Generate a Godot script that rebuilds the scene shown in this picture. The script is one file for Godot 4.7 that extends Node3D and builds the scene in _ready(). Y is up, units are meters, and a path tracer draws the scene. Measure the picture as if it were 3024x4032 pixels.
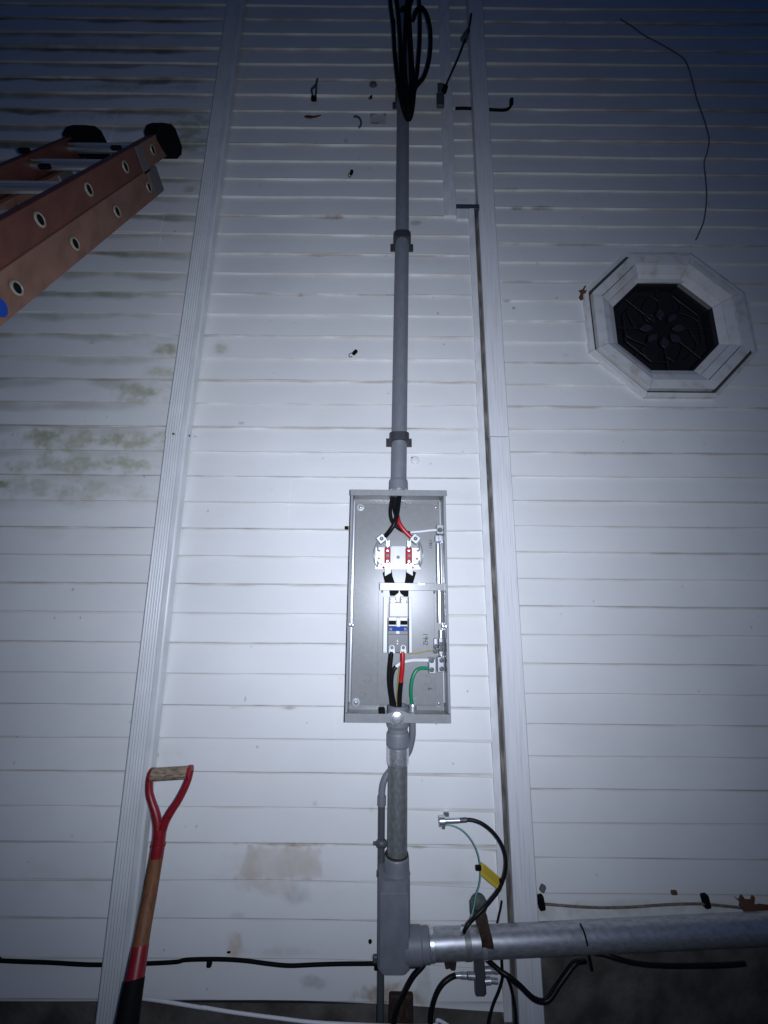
extends Node3D
# A white clapboard house wall at dusk, lit by the photographer's torch: riser conduit, open meter box, downspout, ladder, spade and loose cables.

var M := {}
var taken := {}
var rng := RandomNumberGenerator.new()
var grain_noise := FastNoiseLite.new()


class Shape:
	var v := PackedVector3Array()
	var n := PackedVector3Array()
	var uv := PackedVector2Array()

	func tri(a: Vector3, b: Vector3, c: Vector3, na: Vector3, nb: Vector3, nc: Vector3, ua := Vector2.ZERO, ub := Vector2.ZERO, uc := Vector2.ZERO) -> void:
		if (b - a).cross(c - a).dot(na + nb + nc) > 0.0:
			v.append_array(PackedVector3Array([a, c, b]))
			n.append_array(PackedVector3Array([na, nc, nb]))
			uv.append_array(PackedVector2Array([ua, uc, ub]))
		else:
			v.append_array(PackedVector3Array([a, b, c]))
			n.append_array(PackedVector3Array([na, nb, nc]))
			uv.append_array(PackedVector2Array([ua, ub, uc]))

	func flat(a: Vector3, b: Vector3, c: Vector3, inside: Vector3) -> void:
		var k := (b - a).cross(c - a)
		if k.length_squared() < 1e-18:
			return
		k = k.normalized()
		if k.dot((a + b + c) / 3.0 - inside) < 0.0:
			k = -k
		tri(a, b, c, k, k, k)

	func quad(a: Vector3, b: Vector3, c: Vector3, d: Vector3, na: Vector3, nb: Vector3, nc: Vector3, nd: Vector3) -> void:
		tri(a, b, c, na, nb, nc)
		tri(a, c, d, na, nc, nd)

	func box(c: Vector3, size: Vector3, bevel := 0.002, basis := Basis()) -> Shape:
		var h := size * 0.5
		var r := minf(bevel, minf(h.x, minf(h.y, h.z)) * 0.45)
		var pt := func(sx: float, sy: float, sz: float, ax: int) -> Vector3:
			var p := Vector3(sx * (h.x - (0.0 if ax == 0 else r)), sy * (h.y - (0.0 if ax == 1 else r)), sz * (h.z - (0.0 if ax == 2 else r)))
			return c + basis * p
		for s in [-1.0, 1.0]:
			for q in [[0, pt.call(s, -1, -1, 0), pt.call(s, 1, -1, 0), pt.call(s, 1, 1, 0), pt.call(s, -1, 1, 0)], [1, pt.call(-1, s, -1, 1), pt.call(1, s, -1, 1), pt.call(1, s, 1, 1), pt.call(-1, s, 1, 1)], [2, pt.call(-1, -1, s, 2), pt.call(1, -1, s, 2), pt.call(1, 1, s, 2), pt.call(-1, 1, s, 2)]]:
				flat(q[1], q[2], q[3], c)
				flat(q[1], q[3], q[4], c)
			for t in [-1.0, 1.0]:
				for e in [[pt.call(s, t, -1, 0), pt.call(s, t, 1, 0), pt.call(s, t, 1, 1), pt.call(s, t, -1, 1)], [pt.call(s, -1, t, 0), pt.call(s, 1, t, 0), pt.call(s, 1, t, 2), pt.call(s, -1, t, 2)], [pt.call(-1, s, t, 1), pt.call(1, s, t, 1), pt.call(1, s, t, 2), pt.call(-1, s, t, 2)]]:
					flat(e[0], e[1], e[2], c)
					flat(e[0], e[2], e[3], c)
				for w in [-1.0, 1.0]:
					flat(pt.call(s, t, w, 0), pt.call(s, t, w, 1), pt.call(s, t, w, 2), c)
		return self

	# a box between two corners
	func block(a: Vector3, b: Vector3, bevel := 0.002) -> Shape:
		return box((a + b) * 0.5, (b - a).abs(), bevel)

	# a polygon given by points along two axes, pushed along the third
	func prism(poly: PackedVector2Array, at: Vector3, ax: Vector3, ay: Vector3, depth: Vector3) -> Shape:
		var pts := []
		var mid := Vector3.ZERO
		for p in poly:
			pts.append(at + ax * p.x + ay * p.y)
			mid += pts[-1]
		mid /= float(poly.size())
		var idx := Geometry2D.triangulate_polygon(poly)
		var dn := depth.normalized()
		for k in range(0, idx.size(), 3):
			tri(pts[idx[k]], pts[idx[k + 1]], pts[idx[k + 2]], -dn, -dn, -dn)
			tri(pts[idx[k]] + depth, pts[idx[k + 1]] + depth, pts[idx[k + 2]] + depth, dn, dn, dn)
		var turn := 0.0
		for k in poly.size():
			turn += poly[k].cross(poly[(k + 1) % poly.size()])
		for k in poly.size():
			var a: Vector3 = pts[k]
			var b: Vector3 = pts[(k + 1) % poly.size()]
			var e := poly[(k + 1) % poly.size()] - poly[k]
			var o2 := Vector2(e.y, -e.x).normalized() * (1.0 if turn > 0.0 else -1.0)
			var o := (ax * o2.x + ay * o2.y).normalized()
			quad(a, b, b + depth, a + depth, o, o, o, o)
		return self

	func tube(pts: Array, radius: float, sides := 10, end_radius := -1.0, caps := true, squash := 1.0) -> Shape:
		var last_t: Vector3 = (pts[1] - pts[0]).normalized()
		var up := Vector3.UP if absf(last_t.y) < 0.9 else Vector3.RIGHT
		var side := last_t.cross(up).normalized()
		var rings := []
		var norms := []
		for k in pts.size():
			var t: Vector3 = (pts[mini(k + 1, pts.size() - 1)] - pts[maxi(k - 1, 0)]).normalized()
			side = (side - t * side.dot(t)).normalized()
			var other := t.cross(side).normalized()
			var f := float(k) / float(pts.size() - 1)
			var r := radius if end_radius < 0.0 else lerpf(radius, end_radius, f)
			var ring := PackedVector3Array()
			var nr := PackedVector3Array()
			for s in sides:
				var a := TAU * s / sides
				var d := side * cos(a) + other * sin(a)
				ring.append(pts[k] + (side * cos(a) + other * sin(a) * squash) * r)
				nr.append(d)
			rings.append(ring)
			norms.append(nr)
		for k in pts.size() - 1:
			for s in sides:
				var q := (s + 1) % sides
				quad(rings[k][s], rings[k][q], rings[k + 1][q], rings[k + 1][s], norms[k][s], norms[k][q], norms[k + 1][q], norms[k + 1][s])
		if caps:
			for e in [[0, 1], [pts.size() - 1, pts.size() - 2]]:
				var o: Vector3 = (pts[e[0]] - pts[e[1]]).normalized()
				for s in sides:
					tri(pts[e[0]], rings[e[0]][s], rings[e[0]][(s + 1) % sides], o, o, o)
		return self

	# profile of (radius, distance along the axis) turned round it
	func lathe(profile: Array, at: Vector3, axis: Vector3, sides := 20, from := 0.0, to := TAU) -> Shape:
		var w := axis.normalized()
		var u := w.cross(Vector3.UP if absf(w.y) < 0.9 else Vector3.RIGHT).normalized()
		var q := w.cross(u)
		for k in profile.size() - 1:
			var a: Vector2 = profile[k]
			var b: Vector2 = profile[k + 1]
			var d := b - a
			if d.length() < 1e-7:
				continue
			var m := Vector2(d.y, -d.x).normalized()
			for s in sides:
				var a0 := from + (to - from) * s / sides
				var a1 := from + (to - from) * (s + 1) / sides
				var e0 := u * cos(a0) + q * sin(a0)
				var e1 := u * cos(a1) + q * sin(a1)
				var n0 := (e0 * m.x + w * m.y).normalized()
				var n1 := (e1 * m.x + w * m.y).normalized()
				quad(at + e0 * a.x + w * a.y, at + e1 * a.x + w * a.y, at + e1 * b.x + w * b.y, at + e0 * b.x + w * b.y, n0, n1, n1, n0)
		return self

	# a flat-headed stroke along points, as a pen leaves it on sheet metal
	func strokes(lines: Array, width: float, lift: Vector3) -> Shape:
		for line in lines:
			for k in line.size() - 1:
				var a: Vector3 = line[k]
				var b: Vector3 = line[k + 1]
				var sd := (b - a).cross(lift).normalized() * width * 0.5
				var ext := (b - a).normalized() * width * 0.3
				var o := lift.normalized()
				quad(a - sd - ext + lift, a + sd - ext + lift, b + sd + ext + lift, b - sd + ext + lift, o, o, o, o)
		return self


func smooth(p: Array, sub := 6) -> Array:
	var out := []
	for k in p.size() - 1:
		var a: Vector3 = p[maxi(k - 1, 0)]
		var b: Vector3 = p[k]
		var c: Vector3 = p[k + 1]
		var d: Vector3 = p[mini(k + 2, p.size() - 1)]
		for s in sub:
			out.append(b.cubic_interpolate(c, a, d, float(s) / sub))
	out.append(p[-1])
	return out


func numbered(called: String) -> String:
	taken[called] = taken.get(called, -1) + 1
	return called if taken[called] == 0 else "%s_%03d" % [called, taken[called]]


func base_of(o: Node) -> Vector3:
	var p := Vector3.ZERO
	while o is Node3D and o != self:
		p += o.position
		o = o.get_parent()
	return p


func tag(o: Node, label: String, category: String, group := "") -> Node:
	o.set_meta("label", label)
	o.set_meta("category", category)
	if group:
		o.set_meta("group", group)
	return o


func thing(called: String, label: String, category: String, at: Vector3, group := "") -> Node3D:
	var o := Node3D.new()
	o.name = numbered(called)
	add_child(o, true)
	o.position = at
	tag(o, label, category, group)
	return o


# commits a shape that was drawn in the place's own metres as one mesh under parent
func build(s: Shape, called: String, m: Material, parent: Node = self) -> MeshInstance3D:
	var o := MeshInstance3D.new()
	var off := base_of(parent)
	var at := Vector3.ZERO
	var verts := s.v
	if parent == self:
		var lo := Vector3.INF
		var hi := -Vector3.INF
		for p in verts:
			lo = lo.min(p)
			hi = hi.max(p)
		at = Vector3((lo.x + hi.x) * 0.5, lo.y, (lo.z + hi.z) * 0.5)
		off = at
	for k in verts.size():
		verts[k] -= off
	var arr := []
	arr.resize(Mesh.ARRAY_MAX)
	arr[Mesh.ARRAY_VERTEX] = verts
	arr[Mesh.ARRAY_NORMAL] = s.n
	arr[Mesh.ARRAY_TEX_UV] = s.uv
	var am := ArrayMesh.new()
	am.add_surface_from_arrays(Mesh.PRIMITIVE_TRIANGLES, arr)
	am.surface_set_material(0, m)
	o.mesh = am
	o.position = at
	if parent == self:
		o.name = numbered(called)
	else:
		var key := called
		var i := 0
		while parent.has_node(NodePath(key)):
			i += 1
			key = "%s_%03d" % [called, i]
		o.name = key
	parent.add_child(o, true)
	return o


func S() -> Shape:
	return Shape.new()


func lin(r: float, g: float, b: float) -> Color:
	return Color(r, g, b).linear_to_srgb()


func mat(c: Color, rough := 0.5, metal := 0.0) -> StandardMaterial3D:
	var m := StandardMaterial3D.new()
	m.albedo_color = c
	m.roughness = rough
	m.metallic = metal
	return m


func noise_tex(colors: Array, offsets: Array, freq: float, sd: int, octaves := 4, kind := FastNoiseLite.TYPE_SIMPLEX_SMOOTH, size := 256) -> NoiseTexture2D:
	var t := NoiseTexture2D.new()
	t.width = size
	t.height = size
	t.seamless = true
	t.normalize = true
	var f := FastNoiseLite.new()
	f.noise_type = kind
	f.seed = sd
	f.frequency = freq
	f.fractal_octaves = octaves
	t.noise = f
	if colors.size() > 0:
		var g := Gradient.new()
		g.offsets = PackedFloat32Array(offsets)
		g.colors = PackedColorArray(colors)
		t.color_ramp = g
	return t


# a material whose colour wanders between tones of the same stuff
func mottled(colors: Array, offsets: Array, scale: Vector3, sd: int, rough: float, metal := 0.0, bump := 0.0, freq := 0.02) -> StandardMaterial3D:
	var m := StandardMaterial3D.new()
	m.albedo_texture = noise_tex(colors, offsets, freq, sd, 5)
	m.uv1_triplanar = true
	m.uv1_world_triplanar = true
	m.uv1_scale = scale
	m.roughness = rough
	m.metallic = metal
	if bump > 0.0:
		m.heightmap_enabled = true
		m.heightmap_scale = bump
		m.heightmap_texture = noise_tex([], [], freq * 1.7, sd + 1, 4)
	return m

const EXPOSURE_MAIN := 0.1016
const FOOT_MAIN := 1.0865
const EXPOSURE_SIDE := 0.1014
const FOOT_SIDE := 1.223
const SIDE_Z := -0.065
const SHEET := Rect2(-2.05, 1.0, 2.5, 4.6)
const SIDE_SHEET := Rect2(0.4, 1.0, 1.8, 4.6)


func sag(x: float, y: float) -> float:
	var s := clampf((2.05 - y) / 0.95, 0.0, 1.0)
	var px := [-3.7, -0.98, -0.26, -0.065, 0.364, 0.6]
	var py := [-0.02, -0.004, 0.0037, -0.0014, -0.0214, -0.036]
	var d := 0.0
	for k in 5:
		if x <= px[k + 1] or k == 4:
			d = lerpf(py[k], py[k + 1], clampf((x - px[k]) / (px[k + 1] - px[k]), 0.0, 1.0))
			break
	return d * s + grain_noise.get_noise_2d(x * 60.0, y * 900.0) * 0.0034


# one clapboard: the butt hangs proud, the top tucks under the next one
func board(x0: float, x1: float, y0: float, expo: float, z: float, sheet: Rect2, m: Material, parent: Node, sags: bool, lift := 0.0) -> void:
	var prof := [Vector2(0.0105, -0.0098), Vector2(0.0012, -0.0095), Vector2(0.0, -0.0082), Vector2(0.0, -0.0022), Vector2(0.0008, -0.0006), Vector2(0.0024, 0.0), Vector2(expo * 0.5, -0.0042), Vector2(expo + 0.008, -0.0092)]
	var nrm := [Vector2(-1, 0), Vector2(-0.9, -0.4), Vector2(-1, 0), Vector2(-1, 0.02), Vector2(-0.75, 0.66), Vector2(0.1, 0.99), Vector2(0.11, 0.99), Vector2(0.11, 0.99)]
	var steps := maxi(1, int(ceil((x1 - x0) / 0.12)))
	var s := S()
	var rows := []
	for k in steps + 1:
		var x := lerpf(x0, x1, float(k) / steps)
		var dy := sag(x, y0) if sags else grain_noise.get_noise_2d(x * 60.0, y0 * 900.0 + 77.0) * 0.003
		var dz := grain_noise.get_noise_2d(x * 45.0 + 400.0, y0 * 700.0) * 0.0032 + lift
		var row := PackedVector3Array()
		for p in prof:
			row.append(Vector3(x, y0 + dy + p.x, z + dz + p.y))
		rows.append(row)
	for k in steps:
		for j in prof.size() - 1:
			var q := [rows[k][j], rows[k + 1][j], rows[k + 1][j + 1], rows[k][j + 1]]
			var na := Vector3(0, nrm[j].x, nrm[j].y).normalized()
			var nb := Vector3(0, nrm[j + 1].x, nrm[j + 1].y).normalized()
			var u := []
			for w in q:
				u.append(Vector2((w.x - sheet.position.x) / sheet.size.x, 1.0 - (w.y - sheet.position.y) / sheet.size.y))
			s.tri(q[0], q[1], q[2], na, na, nb, u[0], u[1], u[2])
			s.tri(q[0], q[2], q[3], na, nb, nb, u[0], u[2], u[3])
	for e in [0, steps]:
		var o := Vector3(-1.0 if e == 0 else 1.0, 0, 0)
		for j in range(1, prof.size() - 1):
			var w := Vector2((rows[e][j].x - sheet.position.x) / sheet.size.x, 1.0 - (rows[e][j].y - sheet.position.y) / sheet.size.y)
			s.tri(rows[e][0], rows[e][j], rows[e][j + 1], o, o, o, w, w, w)
	build(s, "siding_board", m, parent)


# the paint of one wall with what weather left on it: lap dirt, mildew, ghosts of things taken down; lap shade is painted in too
func wall_paint(sheet: Rect2, w: int, h: int, foot: float, expo: float, sags: bool, blots: Array, ghosts: Array, sd: int) -> ImageTexture:
	var im := Image.create(w, h, false, Image.FORMAT_RGB8)
	var broad := FastNoiseLite.new()
	broad.seed = sd
	broad.frequency = 1.3
	broad.fractal_octaves = 4
	var fine := FastNoiseLite.new()
	fine.seed = sd + 5
	fine.frequency = 14.0
	fine.fractal_octaves = 4
	var data := PackedByteArray()
	data.resize(w * h * 3)
	var lap := []
	for k in 70:
		lap.append(0.25 + 0.75 * absf(sin(k * 12.9898 + sd)) * (1.0 if k % 2 == 0 else 0.55))
	var columns := 128
	for row in h:
		var y := sheet.position.y + sheet.size.y * (1.0 - (row + 0.5) / h)
		for col in w:
			var x := sheet.position.x + sheet.size.x * (col + 0.5) / w
			var t := (y - foot) / expo
			var up := t - floorf(t)
			var shade := 1.0 + broad.get_noise_2d(x, y * 1.5) * 0.035
			var r := 224.0 * shade
			var g := 224.0 * shade
			var b := 222.0 * shade
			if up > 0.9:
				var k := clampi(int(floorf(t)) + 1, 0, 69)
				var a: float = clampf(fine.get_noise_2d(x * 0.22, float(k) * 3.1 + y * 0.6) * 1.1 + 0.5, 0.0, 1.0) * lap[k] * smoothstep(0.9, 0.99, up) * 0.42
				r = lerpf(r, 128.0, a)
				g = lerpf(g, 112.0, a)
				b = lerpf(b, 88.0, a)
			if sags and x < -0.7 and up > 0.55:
				# ragged bands under the upper left laps: mildew with lap shade painted in
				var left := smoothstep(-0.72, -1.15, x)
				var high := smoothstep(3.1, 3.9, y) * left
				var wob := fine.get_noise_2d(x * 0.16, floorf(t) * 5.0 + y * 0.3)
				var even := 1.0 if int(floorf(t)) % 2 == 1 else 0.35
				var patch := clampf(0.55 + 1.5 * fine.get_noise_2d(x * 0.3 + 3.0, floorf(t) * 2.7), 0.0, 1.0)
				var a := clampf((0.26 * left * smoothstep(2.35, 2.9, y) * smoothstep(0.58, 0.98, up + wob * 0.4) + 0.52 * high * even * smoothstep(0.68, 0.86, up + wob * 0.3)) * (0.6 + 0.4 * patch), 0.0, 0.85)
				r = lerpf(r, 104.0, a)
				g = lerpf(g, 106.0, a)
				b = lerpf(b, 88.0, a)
			if up < 0.04:  # lip and underside darkened: dirt plus the contact shade, both in the colour
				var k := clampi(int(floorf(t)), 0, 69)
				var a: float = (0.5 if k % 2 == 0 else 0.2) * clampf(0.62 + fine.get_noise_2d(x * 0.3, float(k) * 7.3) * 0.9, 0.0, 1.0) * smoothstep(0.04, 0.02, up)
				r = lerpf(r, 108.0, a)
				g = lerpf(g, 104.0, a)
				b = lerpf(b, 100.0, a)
			var i := (row * w + col) * 3
			data[i] = clampi(int(r), 0, 255)
			data[i + 1] = clampi(int(g), 0, 255)
			data[i + 2] = clampi(int(b), 0, 255)
	im = Image.create_from_data(w, h, false, Image.FORMAT_RGB8, data)
	# blots: centre, half width, half height, strength, colour, raggedness
	for q in blots:
		var c: Vector3 = q[0]
		for row in range(maxi(0, int((1.0 - (c.y + q[2] * 1.4 - sheet.position.y) / sheet.size.y) * h)), mini(h, int((1.0 - (c.y - q[2] * 1.4 - sheet.position.y) / sheet.size.y) * h) + 1)):
			for col in range(maxi(0, int((c.x - q[1] * 1.4 - sheet.position.x) / sheet.size.x * w)), mini(w, int((c.x + q[1] * 1.4 - sheet.position.x) / sheet.size.x * w) + 1)):
				var x := sheet.position.x + sheet.size.x * (col + 0.5) / w
				var y := sheet.position.y + sheet.size.y * (1.0 - (row + 0.5) / h)
				var d := Vector2((x - c.x) / q[1], (y - c.y) / q[2]).length()
				var a := smoothstep(-0.1, 0.8, 1.0 - d + (fine.get_noise_2d(x * 0.55, y * 0.7) * 0.95 + fine.get_noise_2d(x * 2.4, y * 2.4) * 0.3) * q[5])
				if a > 0.0:
					im.set_pixel(col, row, im.get_pixel(col, row).lerp(q[4], clampf(a * q[3] * (0.75 + 0.5 * fine.get_noise_2d(x * 2.0 + 9.0, y * 2.0)), 0.0, 1.0)))
	# ghosts: the outline of something that hung there, stained inside it
	for q in ghosts:
		var poly := PackedVector2Array()
		var lo := Vector2.INF
		var hi := -Vector2.INF
		for p in q[0]:
			poly.append(Vector2(p.x, p.y))
			lo = lo.min(Vector2(p.x, p.y))
			hi = hi.max(Vector2(p.x, p.y))
		for row in range(maxi(0, int((1.0 - (hi.y - sheet.position.y) / sheet.size.y) * h)), mini(h, int((1.0 - (lo.y - sheet.position.y) / sheet.size.y) * h) + 1)):
			for col in range(maxi(0, int((lo.x - sheet.position.x) / sheet.size.x * w)), mini(w, int((hi.x - sheet.position.x) / sheet.size.x * w) + 1)):
				var p := Vector2(sheet.position.x + sheet.size.x * (col + 0.5) / w, sheet.position.y + sheet.size.y * (1.0 - (row + 0.5) / h))
				if Geometry2D.is_point_in_polygon(p, poly):
					var edge := INF
					for k in poly.size():
						edge = minf(edge, p.distance_to(Geometry2D.get_closest_point_to_segment(p, poly[k], poly[(k + 1) % poly.size()])))
					var a: float = q[1] * (0.8 + 0.5 * fine.get_noise_2d(p.x * 0.6, p.y * 0.6)) + q[2] * smoothstep(0.016, 0.004, edge) * clampf(0.2 + fine.get_noise_2d(p.x * 0.9, p.y * 0.9) * 2.2, 0.0, 1.0)
					im.set_pixel(col, row, im.get_pixel(col, row).lerp(q[3], clampf(a, 0.0, 1.0) * smoothstep(0.0, q[4], edge + fine.get_noise_2d(p.x * 2.0, p.y * 2.0) * q[4] * 0.6)))
	return ImageTexture.create_from_image(im)


func painted(t: Texture2D, sd: int) -> StandardMaterial3D:
	var m := StandardMaterial3D.new()
	m.albedo_texture = t
	m.roughness = 0.62
	m.metallic_specular = 0.35
	m.heightmap_enabled = true
	m.heightmap_scale = 0.22
	m.heightmap_texture = noise_tex([], [], 0.02, sd, 3)
	m.uv1_scale = Vector3.ONE
	return m


func rot(v: Vector3, axis: Vector3, deg: float) -> Vector3:
	return v.rotated(axis.normalized(), deg_to_rad(deg))


func _ready() -> void:
	rng.seed = 7
	grain_noise.seed = 3
	grain_noise.frequency = 0.02

	# camera, dusk sky, after-glow, the phone's torch, exposure
	var cam := Camera3D.new()
	cam.name = "camera"
	cam.fov = rad_to_deg(2.0 * atan(2016.0 / 1560.0))
	cam.near = 0.05
	cam.far = 400.0
	cam.position = Vector3(0, 2.267, 1.4558)
	cam.rotation = Vector3(deg_to_rad(12.037), 0, deg_to_rad(0.52))
	add_child(cam)
	cam.current = true
	var env := Environment.new()
	env.background_mode = Environment.BG_SKY
	var dusk := ProceduralSkyMaterial.new()
	dusk.sky_top_color = Color(0.13, 0.30, 0.55)
	dusk.sky_horizon_color = Color(0.20, 0.33, 0.62)
	dusk.sky_curve = 0.2
	dusk.ground_bottom_color = Color(0.05, 0.05, 0.05)
	dusk.ground_horizon_color = Color(0.2, 0.22, 0.28)
	dusk.energy_multiplier = 0.19
	var sky := Sky.new()
	sky.sky_material = dusk
	env.sky = sky
	env.tonemap_mode = Environment.TONE_MAPPER_LINEAR
	env.tonemap_exposure = 1.0
	env.sdfgi_enabled = true
	env.ssao_enabled = true
	env.ssil_enabled = true
	var around := WorldEnvironment.new()
	around.name = "surroundings"
	around.environment = env
	add_child(around)
	var glow := DirectionalLight3D.new()
	glow.name = "afterglow"
	glow.light_energy = 0.004
	glow.light_color = Color(0.72, 0.82, 1.0)
	glow.light_angular_distance = 30.0
	glow.sky_mode = DirectionalLight3D.SKY_MODE_LIGHT_ONLY
	glow.shadow_enabled = true
	add_child(glow)
	glow.look_at_from_position(Vector3(-6, 7, 6), Vector3(0, 2.5, 0))
	# the phone's torch beside the lens: a tight beam and a wider, bluer spill
	for q in [[0.12, 46.0, lin(1.0, 0.95, 0.84)], [2.56, 68.0, lin(0.745, 0.825, 1.0)]]:
		var torch := SpotLight3D.new()
		torch.name = "torch_beam" if q[1] < 60.0 else "torch_spill"
		torch.light_energy = q[0]
		torch.light_color = q[2]
		torch.light_size = 0.012
		torch.spot_range = 30.0
		torch.spot_attenuation = 2.0
		torch.spot_angle = q[1]
		torch.spot_angle_attenuation = 1.0
		torch.shadow_enabled = true
		add_child(torch)
		torch.look_at_from_position(Vector3(0.040, 2.275, 1.462), Vector3(-0.04, 2.56, 0.0))

	# stuffs
	M.grey_paint = mottled([lin(0.215, 0.219, 0.217), lin(0.235, 0.24, 0.238)], [0.2, 0.9], Vector3(6, 6, 6), 11, 0.33)
	M.grey_paint.metallic_specular = 0.5
	M.zinc = mottled([lin(0.50, 0.52, 0.54), lin(0.66, 0.68, 0.70), lin(0.76, 0.78, 0.80)], [0.2, 0.5, 0.9], Vector3(14, 14, 14), 12, 0.3, 0.75)
	M.bright = mat(lin(0.74, 0.76, 0.79), 0.26, 0.86)
	M.edge_metal = mat(lin(0.62, 0.64, 0.66), 0.3, 0.55)
	M.aluminium = mat(lin(0.44, 0.46, 0.48), 0.36, 0.4)
	M.dull_zinc = mottled([lin(0.15, 0.158, 0.156), lin(0.185, 0.195, 0.193), lin(0.245, 0.26, 0.257)], [0.2, 0.5, 0.9], Vector3(14, 7, 14), 13, 0.45, 0.4, 0.02)
	M.big_pipe = mottled([lin(0.33, 0.33, 0.34), lin(0.41, 0.42, 0.44), lin(0.49, 0.50, 0.53)], [0.2, 0.5, 0.9], Vector3(6, 14, 14), 14, 0.42, 0.72)
	M.plastic = mottled([lin(0.155, 0.165, 0.185), lin(0.185, 0.195, 0.215)], [0.2, 0.9], Vector3(5, 3, 5), 15, 0.5)
	M.plastic_dark = mat(lin(0.07, 0.075, 0.085), 0.5)
	M.strap_plastic = mat(lin(0.035, 0.036, 0.043), 0.55)
	M.steel_grey = mat(lin(0.08, 0.085, 0.09), 0.45, 0.3)
	M.black = mat(lin(0.008, 0.008, 0.009), 0.38)
	M.rubber = mat(lin(0.005, 0.005, 0.005), 0.7)
	M.rubber.metallic_specular = 0.22
	M.black.metallic_specular = 0.3
	M.cable_black = mat(lin(0.006, 0.006, 0.006), 0.6)
	M.cable_black.metallic_specular = 0.15
	M.slack_cable = mat(lin(0.10, 0.10, 0.11), 0.7)
	M.red_wire = mat(lin(0.42, 0.014, 0.018), 0.35)
	M.green_wire = mat(lin(0.006, 0.22, 0.10), 0.35)
	M.pale_green = mat(lin(0.16, 0.33, 0.31), 0.45)
	M.white_wire = mat(lin(0.70, 0.70, 0.72), 0.4)
	M.yellow_wire = mat(lin(0.35, 0.25, 0.05), 0.45)
	M.white_plastic = mat(lin(0.62, 0.61, 0.58), 0.4)
	M.breaker = mat(lin(0.10, 0.10, 0.105), 0.42)
	M.pink_label = mat(lin(0.58, 0.53, 0.55), 0.4)
	M.gap_dark = mat(lin(0.05, 0.045, 0.04), 0.9)
	M.blue = mat(lin(0.012, 0.055, 0.30), 0.5)
	M.blue.metallic_specular = 0.2
	M.red_block = mat(lin(0.46, 0.024, 0.026), 0.45)
	M.red_block.metallic_specular = 0.25
	M.ink = mat(lin(0.01, 0.01, 0.015), 0.6)
	M.white_metal = mottled([lin(0.60, 0.62, 0.62), lin(0.70, 0.71, 0.71)], [0.2, 0.8], Vector3(3, 1, 3), 16, 0.36)
	M.white_trim = mottled([lin(0.62, 0.62, 0.62), lin(0.74, 0.74, 0.745)], [0.25, 0.8], Vector3(5, 1.5, 5), 17, 0.55)
	M.white_wood = mottled([lin(0.60, 0.60, 0.61), lin(0.69, 0.69, 0.70), lin(0.74, 0.74, 0.75)], [0.12, 0.4, 0.9], Vector3(22, 0.6, 22), 18, 0.6, 0.0, 0.07)
	M.raw_wood = mottled([lin(0.08, 0.072, 0.062), lin(0.13, 0.118, 0.105), lin(0.21, 0.19, 0.165)], [0.3, 0.55, 0.85], Vector3(10, 1.6, 10), 19, 0.85, 0.0, 0.1)
	M.footing = mottled([lin(0.06, 0.053, 0.044), lin(0.11, 0.098, 0.083), lin(0.15, 0.135, 0.117)], [0.2, 0.55, 0.9], Vector3(1.2, 1.2, 1.2), 20, 0.95, 0.0, 0.6)
	M.soil = mottled([lin(0.018, 0.016, 0.012), lin(0.04, 0.04, 0.024), lin(0.06, 0.055, 0.035)], [0.2, 0.55, 0.9], Vector3(0.8, 0.8, 0.8), 21, 0.98, 0.0, 2.0)
	M.flashing = mat(lin(0.07, 0.08, 0.11), 0.5, 0.3)
	M.glass = mat(Color(0.12, 0.13, 0.16, 0.06), 0.12)
	M.glass.metallic_specular = 0.12
	M.glass.transparency = BaseMaterial3D.TRANSPARENCY_ALPHA
	M.lead = mat(lin(0.018, 0.018, 0.021), 0.5, 0.2)
	M.petal = mat(lin(0.026, 0.029, 0.038), 0.35)
	M.room = mat(lin(0.016, 0.017, 0.024), 0.9)
	M.fibre = mottled([lin(0.092, 0.026, 0.016), lin(0.112, 0.033, 0.020), lin(0.128, 0.041, 0.025)], [0.2, 0.5, 0.9], Vector3(3, 1.5, 3), 22, 0.5)
	M.fibre_old = mottled([lin(0.155, 0.078, 0.052), lin(0.185, 0.095, 0.064), lin(0.21, 0.11, 0.075)], [0.2, 0.5, 0.9], Vector3(3, 1.5, 3), 23, 0.55)
	M.rung = mat(lin(0.50, 0.52, 0.55), 0.42, 0.92)
	M.collar = mat(lin(0.34, 0.31, 0.25), 0.45, 0.4)
	M.frame_paint = mottled([lin(0.235, 0.24, 0.24), lin(0.265, 0.27, 0.268)], [0.2, 0.9], Vector3(6, 6, 6), 51, 0.3)
	M.window_wood = mottled([lin(0.50, 0.47, 0.42), lin(0.60, 0.59, 0.57), lin(0.65, 0.65, 0.645), lin(0.68, 0.68, 0.68)], [0.1, 0.3, 0.5, 0.9], Vector3(2.2, 2.2, 2.2), 52, 0.6)
	M.ladder_plate = mat(lin(0.16, 0.15, 0.15), 0.5, 0.4)
	M.red_enamel = mottled([lin(0.17, 0.008, 0.014), lin(0.26, 0.011, 0.019)], [0.2, 0.9], Vector3(8, 8, 8), 24, 0.38)
	M.handle_wood = mottled([lin(0.10, 0.035, 0.012), lin(0.17, 0.065, 0.024), lin(0.21, 0.09, 0.035)], [0.2, 0.5, 0.9], Vector3(30, 2.5, 30), 25, 0.6, 0.0, 0.02)
	M.grip_wood = mottled([lin(0.08, 0.06, 0.04), lin(0.24, 0.18, 0.12), lin(0.34, 0.27, 0.19)], [0.2, 0.45, 0.9], Vector3(6, 30, 30), 26, 0.5, 0.0, 0.02)
	M.rust = mottled([lin(0.018, 0.011, 0.008), lin(0.040, 0.020, 0.012), lin(0.075, 0.036, 0.020)], [0.2, 0.55, 0.9], Vector3(8, 8, 8), 27, 0.85, 0.1, 0.05)
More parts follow.
